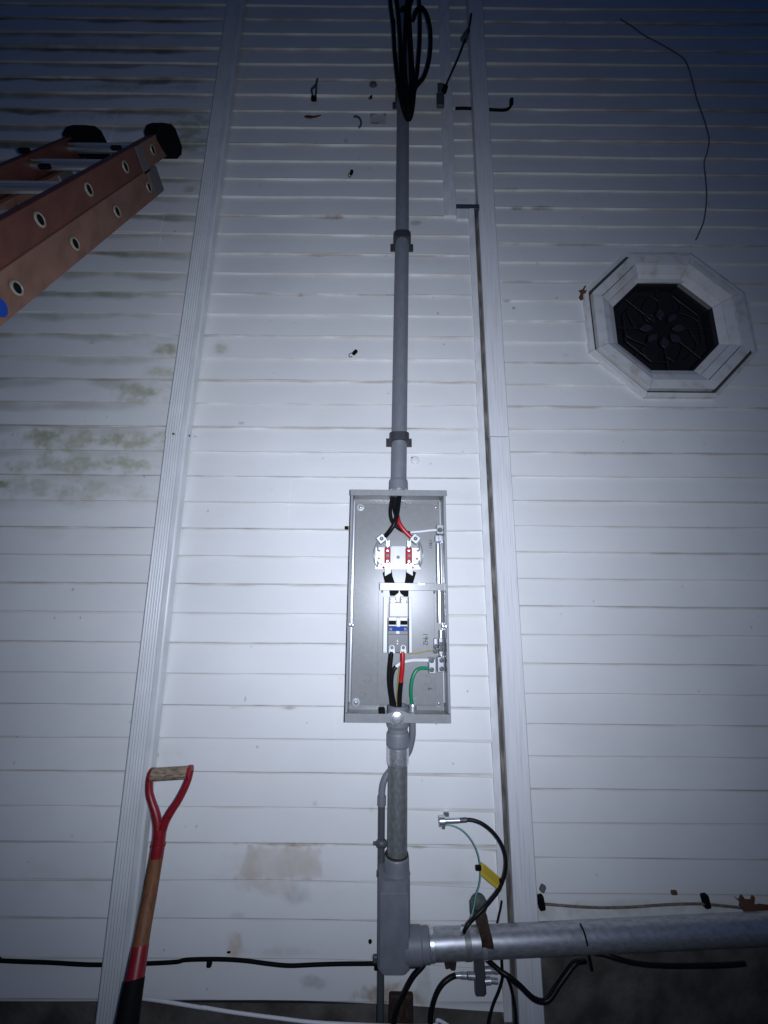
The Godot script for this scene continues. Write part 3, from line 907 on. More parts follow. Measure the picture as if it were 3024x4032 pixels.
	# bright bus strip down the right side, above and below the shelf
	var strip_shape := func(a: Vector3, b: Vector3) -> Shape:
		var s := S()
		var w := b.x - a.x
		var p := PackedVector2Array()
		for k in 9:
			p.append(Vector2(w * k / 8.0, 0.030 + 0.004 * sin(PI * k / 8.0)))
		p.append(Vector2(w, 0.016))
		p.append(Vector2(0, 0.016))
		s.prism(p, Vector3(a.x, b.y, 0.008), Vector3.RIGHT, Vector3.BACK, Vector3(0, a.y - b.y, 0))
		return s
	build(strip_shape.call(Vector3(0.1865, 2.4556, 0.04), Vector3(0.205, 2.3138, 0.04)), "bus_strip", M.bright, o)
	build(strip_shape.call(Vector3(0.1865, 2.2893, 0.04), Vector3(0.2075, 2.1798, 0.04)), "bus_strip", M.bright, o)
	build(strip_shape.call(Vector3(0.1904, 2.1555, 0.04), Vector3(0.2086, 2.0718, 0.04)), "bus_strip", M.bright, o)
	# neutral lugs
	build(S().block(Vector3(0.189, 2.5199, 0.03), Vector3(0.2135, 2.486, 0.062), 0.002), "neutral_lug", M.aluminium, o)
	build(S().lathe([Vector2(0, 0.001), Vector2(0.0072, 0.0012), Vector2(0.009, 0.0)], Vector3(0.2002, 2.5006, 0.063), Vector3.BACK, 12), "lug_screw", M.steel_grey, o)
	for k in 3:
		var s := S()
		s.box(Vector3(0.2002, 2.4707, 0.05) + Vector3((k - 1) * 0.0125, 0, 0), Vector3(0.0115, 0.026, 0.018), 0.004)
		build(s, "strip_clip", M.bright, o)
	build(S().block(Vector3(0.1742, 2.128, 0.02), Vector3(0.1846, 2.0801, 0.046), 0.0012), "neutral_bar", M.aluminium, o)
	build(S().block(Vector3(0.1895, 2.1314, 0.03), Vector3(0.2005, 2.0772, 0.06), 0.0012), "neutral_bar", M.aluminium, o)
	build(S().block(Vector3(0.1532, 2.0666, 0.03), Vector3(0.1761, 2.0198, 0.072), 0.002), "neutral_lug", M.aluminium, o)
	build(S().block(Vector3(0.1833, 2.0704, 0.028), Vector3(0.2047, 2.0223, 0.058), 0.002), "neutral_bar", M.aluminium, o)
	for q in [Vector3(0.1623, 2.0609, 0.073), Vector3(0.1618, 2.0326, 0.073), Vector3(0.1953, 2.1112, 0.061), Vector3(0.195, 2.0958, 0.061), Vector3(0.1968, 2.0602, 0.059), Vector3(0.1963, 2.0332, 0.059), Vector3(0.1791, 2.1028, 0.047), Vector3(0.1783, 2.0876, 0.047)]:
		var s := S()
		s.lathe([Vector2(0.0, 0.0006), Vector2(0.0045, 0.0006), Vector2(0.0056, 0.0018), Vector2(0.0074, 0.0014), Vector2(0.008, -0.0008)], q, Vector3.BACK, 12)
		build(s, "lug_screw", M.steel_grey, o)

	# the meter socket
	build(S().block(Vector3(-0.0299, 2.4406, 0.028), Vector3(0.1326, 2.3618, 0.032), 0.0012), "socket_plate", M.aluminium, o)
	build(S().block(Vector3(0.0271, 2.4446, 0.0325), Vector3(0.0786, 2.3637, 0.037), 0.001), "socket_bridge", M.white_metal, o)
	build(S().lathe([Vector2(0.0, 0.0004), Vector2(0.0062, 0.0004), Vector2(0.0062, -0.001)], Vector3(0.052, 2.4048, 0.0375), Vector3.BACK, 14), "bridge_hole", M.steel_grey, o)
	for pts in [[Vector3(-0.0223, 2.4573, 0.05), Vector3(-0.0316, 2.4351, 0.06), Vector3(-0.0342, 2.4135, 0.064), Vector3(-0.0309, 2.3883, 0.06), Vector3(-0.0233, 2.3673, 0.05)], [Vector3(0.1295, 2.4587, 0.05), Vector3(0.1357, 2.4366, 0.06), Vector3(0.1381, 2.415, 0.064), Vector3(0.1361, 2.3899, 0.06), Vector3(0.1292, 2.3687, 0.05)]]:
		wire(o, "spring_bail", M.edge_metal, pts, 0.0012)
	for s in [0.0, 248.0]:
		var d := Vector3((Vector3(-0.1142, 2.4112, 0.05) - Vector3(-0.1895, 2.4105, 0.05)).x * (s / 248.0), 0, 0)
		var sg := -1.0 if s == 0.0 else 1.0
		build(S().block(Vector3(0.003, 2.437, 0.032) + d, Vector3(0.0251, 2.3796, 0.06) + d, 0.003), "red_insulator", M.red_block, o)
		build(S().block(Vector3(0.0086, 2.4137, 0.06) + d, Vector3(0.0201, 2.4021, 0.0625) + d, 0.0008), "insulator_window", M.steel_grey, o)
		for y in [0, 1]:
			var q: Vector3 = (Vector3(0.0139, 2.4262, 0.062) if y == 0 else Vector3(0.0142, 2.3895, 0.062)) + d
			build(S().lathe([Vector2(0.0, 0.004), Vector2(0.004, 0.0036), Vector2(0.0062, 0.001), Vector2(0.0064, -0.002)], q, Vector3.BACK, 12), "contact_rivet", M.bright, o)
		for y in [0, 1]:
			var a: Vector3 = (Vector3(0.0071, 2.4626, 0.045) if y == 0 else Vector3(0.0077, 2.3824, 0.045)) + d
			var b: Vector3 = (Vector3(0.0213, 2.4389, 0.045) if y == 0 else Vector3(0.0218, 2.3627, 0.045)) + d
			var j := S()
			j.block(Vector3(a.x, b.y, 0.034), Vector3(a.x + 0.0045, a.y, 0.074), 0.0014)
			j.block(Vector3(b.x - 0.0045, b.y, 0.034), Vector3(b.x, a.y, 0.074), 0.0014)
			j.block(Vector3(a.x, b.y, 0.034), Vector3(b.x, a.y, 0.040), 0.001)
			build(j, "meter_jaw", M.bright, o)
		var skirt := PackedVector2Array()
		for q in ([Vector3(0.004, 2.369, 0), Vector3(0.0281, 2.367, 0), Vector3(0.0269, 2.3515, 0), Vector3(0.0052, 2.339, 0)] if s == 0.0 else [Vector3(0.0813, 2.3675, 0), Vector3(0.105, 2.3699, 0), Vector3(0.1042, 2.3411, 0), Vector3(0.0825, 2.3533, 0)]):
			skirt.append(Vector2(q.x, q.y - Vector3(0.0244, 2.3552, 0).y) * 0.984)
		build(S().prism(skirt, Vector3(0, Vector3(0.0237, 2.3527, 0.042).y, 0.036), Vector3.RIGHT, Vector3.UP, Vector3(0, 0, 0.018)), "white_skirt", M.white_plastic, o)
		var hook := PackedVector2Array()
		for q in ([Vector3(-0.0243, 2.4615, 0), Vector3(-0.0199, 2.4615, 0), Vector3(-0.0183, 2.4361, 0), Vector3(-0.0107, 2.4331, 0), Vector3(-0.0163, 2.4279, 0), Vector3(-0.024, 2.4323, 0)] if s == 0.0 else [Vector3(0.1284, 2.4629, 0), Vector3(0.1328, 2.4629, 0), Vector3(0.1319, 2.4337, 0), Vector3(0.1249, 2.4292, 0), Vector3(0.1199, 2.4342, 0), Vector3(0.1275, 2.4375, 0)]):
			hook.append(Vector2(q.x, q.y - Vector3(0.0239, 2.4492, 0).y) * 0.984)
		build(S().prism(hook, Vector3(0, Vector3(0.0232, 2.444, 0.042).y, 0.033), Vector3.RIGHT, Vector3.UP, Vector3(0, 0, 0.01)), "bail_hook", M.steel_grey, o)
		hook = PackedVector2Array()
		for q in ([Vector3(-0.0257, 2.3703, 0), Vector3(-0.0207, 2.3697, 0), Vector3(-0.0171, 2.3828, 0), Vector3(-0.002, 2.3785, 0), Vector3(-0.0033, 2.3823, 0), Vector3(-0.0159, 2.3859, 0), Vector3(-0.0198, 2.3965, 0), Vector3(-0.0235, 2.3952, 0)] if s == 0.0 else [Vector3(0.1319, 2.3717, 0), Vector3(0.1345, 2.3748, 0), Vector3(0.1316, 2.3979, 0), Vector3(0.1272, 2.3978, 0), Vector3(0.1246, 2.3872, 0), Vector3(0.1082, 2.3833, 0), Vector3(0.1082, 2.3795, 0), Vector3(0.1258, 2.3828, 0)]):
			hook.append(Vector2(q.x, q.y - Vector3(0.0243, 2.3831, 0).y) * 0.984)
		build(S().prism(hook, Vector3(0, Vector3(0.0236, 2.3798, 0.042).y, 0.033), Vector3.RIGHT, Vector3.UP, Vector3(0, 0, 0.01)), "bail_hook", M.steel_grey, o)
		build(S().lathe([Vector2(0.0, 0.003), Vector2(0.003, 0.0025), Vector2(0.0045, 0.0)], Vector3(-0.0169, 2.4004, 0.0322) + d * 1.81, Vector3.BACK, 10), "brass_stud", M.yellow_wire, o)
		build(S().lathe([Vector2(0.0, 0.004), Vector2(0.004, 0.003), Vector2(0.0055, -0.004)], Vector3(-0.0001, 2.3681, 0.034) + d * 1.38, Vector3.BACK, 10), "red_plug", M.red_block, o)
		# line lug, turned forty-five degrees
		var lc: Vector3 = Vector3(-0.0077, 2.4662, 0.058) if s == 0.0 else Vector3(0.1118, 2.4673, 0.058)
		var turn := Basis(Vector3.BACK, deg_to_rad(-52.0 if s == 0.0 else 52.0))
		build(S().box(lc, Vector3(0.0285, 0.030, 0.026), 0.002, turn), "line_lug", M.aluminium, o)
		build(S().lathe([Vector2(0.0, 0.003), Vector2(0.003, 0.003), Vector2(0.0055, 0.0045), Vector2(0.007, 0.002), Vector2(0.0072, -0.001)], lc + Vector3(0, 0, 0.0135), Vector3.BACK, 12), "lug_screw", M.dull_zinc, o)
		# black busbar boots from the socket to the breaker
		var boot := PackedVector2Array()
		for q in ([Vector3(-0.003, 2.3513, 0), Vector3(0.0057, 2.3575, 0), Vector3(0.0294, 2.363, 0), Vector3(0.0326, 2.3399, 0), Vector3(0.042, 2.3124, 0), Vector3(0.0061, 2.312, 0)] if s == 0.0 else [Vector3(0.0819, 2.3635, 0), Vector3(0.1056, 2.359, 0), Vector3(0.118, 2.3536, 0), Vector3(0.1059, 2.3129, 0), Vector3(0.0762, 2.3127, 0), Vector3(0.0806, 2.3403, 0)]):
			boot.append(Vector2(q.x, q.y - Vector3(0.0557, 2.3401, 0).y) * 0.986)
		build(S().prism(boot, Vector3(0, Vector3(0.0543, 2.3383, 0.036).y, 0.024), Vector3.RIGHT, Vector3.UP, Vector3(0, 0, 0.012)), "busbar_boot", M.rubber, o)
		boot = PackedVector2Array()
		for q in ([Vector3(0.0217, 2.2939, 0), Vector3(0.0551, 2.2942, 0), Vector3(0.0545, 2.2806, 0), Vector3(0.0409, 2.2699, 0), Vector3(0.0249, 2.2697, 0)] if s == 0.0 else [Vector3(0.0576, 2.2942, 0), Vector3(0.0897, 2.2945, 0), Vector3(0.089, 2.2673, 0), Vector3(0.0748, 2.2684, 0), Vector3(0.0619, 2.2791, 0)]):
			boot.append(Vector2(q.x, q.y - Vector3(0.0557, 2.2821, 0).y) * 0.972)
		build(S().prism(boot, Vector3(0, Vector3(0.053, 2.2814, 0.07).y, 0.050), Vector3.RIGHT, Vector3.UP, Vector3(0, 0, 0.02)), "busbar_boot", M.rubber, o)

	# shelf across the middle
	var shelf_lo: Vector3 = Vector3(-0.0102, 2.2876, 0.118)
	var shelf_hi: Vector3 = Vector3(0.2131, 2.3102, 0.118)
	build(S().block(Vector3(shelf_lo.x, shelf_hi.y - 0.006, 0.022), Vector3(x1 - 0.0025, shelf_hi.y - 0.0042, 0.117), 0.0005), "shelf", M.grey_paint, o)
	build(S().block(shelf_lo, Vector3(x1 - 0.001, shelf_hi.y + 0.001, 0.1205), 0.0012), "shelf_front", M.frame_paint, o)
	build(S().strokes([[Vector3(0.1165, 2.3076, 0.1206), Vector3(0.1177, 2.3121, 0.1206), Vector3(0.1205, 2.3099, 0.1206), Vector3(0.121, 2.3065, 0.1206)], [Vector3(0.1244, 2.306, 0.1206), Vector3(0.1273, 2.3105, 0.1206), Vector3(0.1301, 2.3066, 0.1206)], [Vector3(0.1321, 2.3094, 0.1206), Vector3(0.135, 2.3067, 0.1206), Vector3(0.1359, 2.31, 0.1206)]], 0.0016, Vector3(0, 0, 0.0004)), "stamped_mark", M.bright, o)
	for q in [Vector3(-0.0022, 2.2848, 0.1), Vector3(0.1727, 2.2835, 0.1)]:
		build(S().box(q, Vector3(0.004, 0.010, 0.004), 0.001), "shelf_tab", M.steel_grey, o)

	# the breaker between its rails
	for q in [[Vector3(0.0009, 2.2651, 0.07), Vector3(0.0156, 2.0835, 0.07)], [Vector3(0.0877, 2.2659, 0.07), Vector3(0.0977, 2.0842, 0.07)]]:
		build(S().block(Vector3(q[0].x, q[1].y, 0.022), Vector3(q[1].x, q[0].y, 0.070), 0.0015), "breaker_rail", M.white_metal, o)
	var brk := S()
	brk.block(Vector3(0.0204, 2.2489, 0.024), Vector3(0.0855, 2.1994, 0.082), 0.003)
	build(brk, "breaker_top", M.pink_label, o)
	build(S().block(Vector3(0.0214, 2.2673, 0.026), Vector3(0.0448, 2.2384, 0.074), 0.003), "terminal_block", M.white_plastic, o)
	build(S().block(Vector3(0.0584, 2.2676, 0.026), Vector3(0.0838, 2.2388, 0.074), 0.003), "terminal_block", M.white_plastic, o)
	for q in [Vector3(0.0339, 2.2526, 0.075), Vector3(0.0698, 2.2515, 0.075)]:
		build(S().lathe([Vector2(0.0, 0.001), Vector2(0.006, 0.001), Vector2(0.0085, 0.003), Vector2(0.010, -0.001)], q, Vector3.BACK, 14), "terminal_screw", M.bright, o)
	build(S().block(Vector3(0.0147, 2.1959, 0.024), Vector3(0.0857, 2.0843, 0.08), 0.003), "breaker_body", M.breaker, o)
	build(S().block(Vector3(0.0157, 2.1445, 0.08), Vector3(0.0853, 2.143, 0.0806), 0.0002), "breaker_seam", M.black, o)
	for q in [[Vector3(0.0187, 2.1987, 0.0805), Vector3(0.0813, 2.1884, 0.084), M.white_metal], [Vector3(0.0183, 2.1755, 0.081), Vector3(0.0812, 2.1714, 0.094), M.white_plastic], [Vector3(0.0184, 2.1699, 0.081), Vector3(0.0814, 2.1552, 0.09), M.blue], [Vector3(0.0446, 2.199, 0.082), Vector3(0.0572, 2.1693, 0.098), M.white_plastic], [Vector3(0.0425, 2.1558, 0.081), Vector3(0.0557, 2.1459, 0.092), M.white_plastic]]:
		build(S().block(q[0], q[1], 0.0012), "breaker_trim", q[2], o)
	for q in [[Vector3(0.0188, 2.1876, 0.081), Vector3(0.0433, 2.1763, 0.09)], [Vector3(0.0585, 2.188, 0.081), Vector3(0.0815, 2.1766, 0.09)]]:
		build(S().block(q[0], q[1], 0.003), "breaker_toggle", M.rubber, o)
	for q in [[Vector3(0.0217, 2.1657, 0.0905), Vector3(0.0302, 2.1571, 0.0912)], [Vector3(0.07, 2.1661, 0.0905), Vector3(0.0785, 2.1575, 0.0912)]]:
		build(S().block(q[0], q[1], 0.0003), "rating_mark", M.steel_grey, o)
	build(S().block(Vector3(0.046, 2.1175, 0.08), Vector3(0.051, 2.1114, 0.083), 0.001), "test_mark", M.white_plastic, o)
	build(S().prism(PackedVector2Array([Vector2(-0.003, 0), Vector2(0.003, 0), Vector2(0, 0.008)]), Vector3(0.0486, 2.1205, 0.0802), Vector3.RIGHT, Vector3.UP, Vector3(0, 0, 0.0006)), "warning_mark", M.white_plastic, o)
	for c in [[Vector3(0.0301, 2.0989, 0.082), 0.0], [Vector3(0.0675, 2.0992, 0.082), 0.0]]:
		var q: Vector3 = c[0]
		var s := S()
		s.prism(PackedVector2Array([Vector2(-0.0105, -0.013), Vector2(0.0105, -0.013), Vector2(0.0085, 0.0), Vector2(0.0085, 0.008), Vector2(0.005, 0.0115), Vector2(-0.005, 0.0115), Vector2(-0.0085, 0.008), Vector2(-0.0085, 0.0)]), Vector3(q.x, q.y, 0.0802), Vector3.RIGHT, Vector3.UP, Vector3(0, 0, 0.012))
		build(s, "load_lug", M.white_metal, o)
		build(S().lathe([Vector2(0.0, 0.0002), Vector2(0.0042, 0.0002), Vector2(0.0055, 0.001), Vector2(0.0055, -0.001)], q + Vector3(0, 0.0045, 0.0105), Vector3.BACK, 12), "lug_screw", M.steel_grey, o)

	# conductors
	wire(o, "black_conductor", M.black, [Vector3(0.033, 2.6355, 0.05), Vector3(0.0259, 2.5994, 0.052), Vector3(0.0229, 2.563, 0.058), Vector3(0.0273, 2.5375, 0.06), Vector3(0.0371, 2.5197, 0.064), Vector3(0.0532, 2.5059, 0.06), Vector3(0.0714, 2.4966, 0.05), Vector3(0.0939, 2.4907, 0.045)], 0.0066)
	wire(o, "black_conductor", M.black, [Vector3(0.057, 2.6344, 0.055), Vector3(0.0528, 2.5963, 0.066), Vector3(0.0472, 2.5559, 0.078), Vector3(0.0386, 2.5205, 0.085), Vector3(0.0223, 2.494, 0.078), Vector3(0.0044, 2.4746, 0.064), Vector3(-0.004, 2.469, 0.06)], 0.0080)
	wire(o, "black_conductor", M.black, [Vector3(0.0427, 2.6382, 0.04), Vector3(0.0374, 2.6019, 0.042), Vector3(0.0386, 2.5753, 0.046), Vector3(0.0456, 2.5512, 0.055), Vector3(0.0501, 2.5408, 0.06)], 0.0074)
	wire(o, "red_conductor", M.red_wire, [Vector3(0.0482, 2.5534, 0.06), Vector3(0.0548, 2.5245, 0.064), Vector3(0.0683, 2.5029, 0.064), Vector3(0.0851, 2.4849, 0.062), Vector3(0.1013, 2.4706, 0.06)], 0.0078)
	wire(o, "white_conductor", M.white_wire, [Vector3(0.0787, 2.4945, 0.04), Vector3(0.1034, 2.495, 0.042), Vector3(0.1403, 2.498, 0.045), Vector3(0.171, 2.5017, 0.047), Vector3(0.1895, 2.5025, 0.047)], 0.0050)
	wire(o, "black_conductor", M.black, [Vector3(0.0284, 2.0907, 0.087), Vector3(0.0263, 2.0659, 0.086), Vector3(0.0232, 2.0335, 0.082), Vector3(0.0228, 2.0012, 0.078), Vector3(0.026, 1.9682, 0.07), Vector3(0.0308, 1.9351, 0.062), Vector3(0.0326, 1.9075, 0.06), Vector3(0.0333, 1.8907, 0.06)], 0.0080)
	wire(o, "red_conductor", M.red_wire, [Vector3(0.0656, 2.091, 0.087), Vector3(0.0655, 2.0666, 0.088), Vector3(0.0639, 2.0345, 0.086), Vector3(0.0613, 2.0097, 0.08), Vector3(0.0603, 1.9941, 0.078)], 0.0079)
	wire(o, "black_conductor", M.black, [Vector3(0.0606, 1.9963, 0.0782), Vector3(0.0583, 1.9743, 0.073), Vector3(0.0564, 1.9467, 0.066), Vector3(0.0561, 1.9141, 0.06), Vector3(0.0561, 1.8909, 0.06)], 0.0081)
	wire(o, "white_conductor", M.white_wire, [Vector3(0.0439, 2.039, 0.063), Vector3(0.0565, 2.0481, 0.062), Vector3(0.0737, 2.0549, 0.06), Vector3(0.0997, 2.0589, 0.056), Vector3(0.1259, 2.0591, 0.052), Vector3(0.1535, 2.059, 0.05)], 0.0066)
	wire(o, "black_conductor", M.black, [Vector3(0.0445, 2.0396, 0.0632), Vector3(0.0365, 2.0292, 0.064), Vector3(0.0315, 2.0114, 0.062), Vector3(0.03, 1.9867, 0.058), Vector3(0.0325, 1.9571, 0.055), Vector3(0.0378, 1.9302, 0.052), Vector3(0.043, 1.9037, 0.05), Vector3(0.0441, 1.8881, 0.05)], 0.0068)
	wire(o, "yellow_conductor", M.yellow_wire, [Vector3(0.0575, 2.0391, 0.05), Vector3(0.0541, 2.0094, 0.05), Vector3(0.0507, 1.9747, 0.05), Vector3(0.0491, 1.9403, 0.05), Vector3(0.048, 1.9011, 0.05)], 0.0024)
	wire(o, "green_conductor", M.green_wire, [Vector3(0.1529, 2.0338, 0.052), Vector3(0.1281, 2.0342, 0.056), Vector3(0.1123, 2.0273, 0.06), Vector3(0.1012, 2.0094, 0.062), Vector3(0.0954, 1.9855, 0.062), Vector3(0.0937, 1.9587, 0.06), Vector3(0.0961, 1.9342, 0.056), Vector3(0.0995, 1.9, 0.054)], 0.0057)
	wire(o, "bare_conductor", M.yellow_wire, [Vector3(0.0858, 2.0766, 0.026), Vector3(0.1092, 2.0765, 0.028), Vector3(0.1311, 2.0808, 0.03), Vector3(0.1517, 2.0852, 0.03), Vector3(0.1737, 2.0873, 0.03)], 0.0022)
	# fittings through the bottom
	build(S().lathe([Vector2(0.028, 0.031), Vector2(0.032, 0.030), Vector2(0.0345, 0.027), Vector2(0.0355, 0.0)], Vector3(Vector3(0.0508, 1.9027, 0.066).x, y0 + 0.002, 0.066), Vector3.UP, 22), "bottom_hub", M.plastic, o)
	build(S().lathe([Vector2(0.009, 0.031), Vector2(0.0115, 0.031), Vector2(0.0125, 0.027), Vector2(0.0135, 0.010), Vector2(0.0155, 0.008), Vector2(0.0155, 0.0)], Vector3(Vector3(0.0995, 1.9, 0.054).x, y0 + 0.002, 0.054), Vector3.UP, 12), "small_hub", M.zinc, o)
	build(S().block(Vector3(-0.0117, 1.9131, 0.05), Vector3(0.0093, 1.887, 0.064), 0.003), "black_plug", M.rubber, o)
	wire(o, "green_scrap", M.green_wire, [Vector3(0.1627, 1.9022, 0.115), Vector3(0.1719, 1.904, 0.116), Vector3(0.1827, 1.9029, 0.115)], 0.003)
	# pen marks on the sheet metal, written sideways
	var hand := func(c: Vector3, size: float, glyphs: Array) -> Array:
		var out := []
		var y := 0.0
		for g in glyphs:
			for l in g:
				var line := []
				for p in l:
					# quarter turn clockwise: the writing runs down the sheet
					line.append(c + Vector3((p.y - 0.5) * size, y - p.x * size * 0.62, 0))
				out.append(line)
			y -= size * 0.66
		return out
	var one := [[Vector2(0.5, 0.0), Vector2(0.5, 1.0)]]
	var nine := [[Vector2(0.85, 0.7), Vector2(0.5, 0.5), Vector2(0.15, 0.72), Vector2(0.45, 1.0), Vector2(0.85, 0.8), Vector2(0.8, 0.0)]]
	var four := [[Vector2(0.15, 1.0), Vector2(0.1, 0.45), Vector2(0.9, 0.5)], [Vector2(0.75, 0.95), Vector2(0.7, 0.0)]]
	var seven := [[Vector2(0.05, 0.95), Vector2(0.9, 0.95), Vector2(0.35, 0.0)]]
	var two := [[Vector2(0.1, 0.8), Vector2(0.5, 1.0), Vector2(0.85, 0.7), Vector2(0.1, 0.05), Vector2(0.95, 0.1)]]
	var six := [[Vector2(0.75, 1.0), Vector2(0.25, 0.6), Vector2(0.2, 0.2), Vector2(0.6, 0.0), Vector2(0.85, 0.3), Vector2(0.3, 0.4)]]
	build(S().strokes(hand.call(Vector3(0.1699, 2.4725, 0.0205), 0.013, [one, nine, four, seven]), 0.0016, Vector3(0, 0, 0.0004)), "pen_writing", M.ink, o)
	build(S().strokes(hand.call(Vector3(0.1478, 2.1438, 0.0235), 0.0155, [one, nine, four, two]), 0.0019, Vector3(0, 0, 0.0004)), "pen_writing", M.ink, o)
	build(S().strokes(hand.call(Vector3(0.1612, 1.9679, 0.0235), 0.0150, [six]), 0.0018, Vector3(0, 0, 0.0004)), "pen_writing", M.ink, o)


func lower_run() -> void:
	var o := thing("lower_conduit", "galvanised conduit from the bottom of the meter box down to the grey elbow fitting", "conduit", Vector3(0.049, 1.46, 0.06))
	var ax := 0.0515
	var z := 0.062
	var yb: float = Vector3(0.0478, 1.8755, 0.09).y
	var prof := func(rows: Array, part: String, m: Material) -> void:
		var p := []
		for q in rows:
			p.append(Vector2(q[0], q[1]))
		build(S().lathe(p, Vector3(ax, 0, z), Vector3.UP, 28), part, m, o)
	var y1: float = Vector3(0.0478, 1.8602, 0.09).y
	var y2: float = Vector3(0.0478, 1.8542, 0.09).y
	var y3: float = Vector3(0.0479, 1.8436, 0.09).y
	var y4: float = Vector3(0.0479, 1.837, 0.09).y
	var y5: float = Vector3(0.048, 1.7997, 0.09).y
	var y6: float = Vector3(0.0481, 1.7487, 0.09).y
	prof.call([[0.0, 1.8895], [0.0365, 1.8895], [0.0365, y1 + 0.004], [0.035, y1], [0.0315, y2], [0.031, y3], [0.033, y4 + 0.006], [0.0358, y4], [0.036, y5 + 0.006], [0.0335, y5], [0.028, y5]], "plastic_adapter", M.plastic)
	prof.call([[0.030, y5], [0.0342, y5 - 0.001], [0.0345, y5 - 0.004], [0.0345, y6 + 0.008], [0.0335, y6 + 0.002], [0.030, y6]], "steel_coupling", M.zinc)
	build(S().tube([Vector3(ax, y6 + 0.02, z), Vector3(ax - 0.001, 1.6, z), Vector3(ax - 0.002, 1.4, z)], 0.0303, 28), "steel_pipe", M.dull_zinc, o)

	# the elbow fitting
	var e := thing("conduit_elbow", "grey rectangular elbow fitting joining the upright pipe to the level pipe", "conduit fitting", Vector3(0.04, 1.17, 0.06))
	var xl: float = Vector3(-0.0066, 1.3703, 0.085).x
	var xr: float = Vector3(0.0865, 1.371, 0.085).x
	var yt: float = Vector3(0.0339, 1.4598, 0.085).y
	var ybt: float = Vector3(0.0349, 1.2317, 0.085).y
	var sec := PackedVector2Array()
	for q in [[xr, 0.1, -1], [xl, 0.1, 1]]:
		for k in 5:
			var a := PI / 8.0 * k
			var cxr: float = q[0] - 0.02 if q[2] < 0 else q[0] + 0.02
			sec.append(Vector2(cxr + (cos(a) if q[2] < 0 else -sin(a)) * 0.02, 0.09 + (sin(a) if q[2] < 0 else cos(a)) * 0.02))
	sec.append(Vector2(xl, 0.02))
	sec.append(Vector2(xr, 0.02))
	var body := S()
	body.prism(sec, Vector3(0, ybt + 0.01, 0), Vector3.RIGHT, Vector3.BACK, Vector3(0, yt - ybt - 0.01, 0))
	var small := PackedVector2Array()
	for p in sec:
		small.append(Vector2(lerpf((xl + xr) * 0.5, p.x, 0.86), lerpf(0.06, p.y, 0.86)))
	body.prism(small, Vector3(0, ybt, 0), Vector3.RIGHT, Vector3.BACK, Vector3(0, 0.0102, 0))
	build(body, "elbow_body", M.plastic, e)
	build(S().lathe([Vector2(0.0305, 0.045), Vector2(0.035, 0.044), Vector2(0.037, 0.040), Vector2(0.0385, 0.004), Vector2(0.041, -0.004), Vector2(0.02, -0.01)], Vector3(ax - 0.003, yt - 0.003, z), Vector3.UP, 28), "elbow_hub", M.plastic, e)
	build(S().lathe([Vector2(0.0302, 0.0), Vector2(0.0352, -0.001), Vector2(0.0355, -0.004), Vector2(0.0305, -0.004)], Vector3(ax - 0.003, yt + 0.0455, z), Vector3.UP, 24), "rust_ring", M.rust, e)
	build(S().block(Vector3(xl + 0.006, ybt + 0.02, 0.1095), Vector3(xr - 0.006, yt - 0.028, 0.1125), 0.0012), "elbow_cover", M.plastic, e)
	for q in [Vector3(-0.0064, 1.4326, 0.03), Vector3(-0.0149, 1.2163, 0.03)]:
		build(S().box(q + Vector3(0.004, 0, 0), Vector3(0.02, 0.018, 0.014), 0.003), "fixing_ear", M.plastic_dark, e)
	var pa: Vector3 = Vector3(0.0847, 1.2814, 0.075)
	var pb: Vector3 = Vector3(1.1034, 1.3296, 0.075)
	var dir := (pb - pa).normalized()
	build(S().lathe([Vector2(0.041, -0.012), Vector2(0.0425, 0.0), Vector2(0.0425, 0.034), Vector2(0.041, 0.037), Vector2(0.0395, 0.038), Vector2(0.0395, 0.058), Vector2(0.0375, 0.060), Vector2(0.03, 0.060)], pa - dir * 0.002, dir, 28), "outlet_collar", M.plastic, e)

	var p := thing("level_pipe", "thick galvanised pipe running level along the wall to the right", "pipe", pa + dir * 0.05)
	build(S().tube([pa + dir * 0.05, pa + dir * 0.5, pb, pb + dir * 2.2], 0.0356, 32), "pipe_length", M.big_pipe, p)
	build(S().lathe([Vector2(0.0358, 0.0), Vector2(0.0375, 0.001), Vector2(0.0375, 0.012), Vector2(0.0358, 0.013)], pa + dir * 0.058, dir, 28), "pipe_end_ring", M.zinc, p)
	for q in [[0.158, 0.018, M.dull_zinc], [0.206, 0.012, M.zinc]]:
		build(S().lathe([Vector2(0.0357, 0.0), Vector2(0.0372, 0.0005), Vector2(0.0372, q[1] - 0.0005), Vector2(0.0357, q[1])], pa + dir * q[0], dir, 28), "pipe_clamp", q[2], p)
	build(S().box(Vector3(0.2368, 1.333, 0.1), Vector3(0.014, 0.016, 0.018), 0.003, Basis(Vector3.BACK, 0.2)), "ground_clamp_screw", M.zinc, p)
	var bolts := S()
	bolts.box(Vector3(0.1941, 1.2448, 0.075), Vector3(0.016, 0.032, 0.012), 0.003, Basis(Vector3.BACK, 0.25))
	bolts.box(Vector3(0.2122, 1.243, 0.075), Vector3(0.014, 0.036, 0.012), 0.003, Basis(Vector3.BACK, -0.2))
	build(bolts, "clamp_bolts", M.rust, p)

	# thin conduit that comes out beside it, passes behind and runs down the left
	var g := thing("thin_conduit", "thin grey plastic conduit curving behind the thick pipe and down beside the elbow", "conduit", Vector3(0.0044, 1.1232, 0.02))
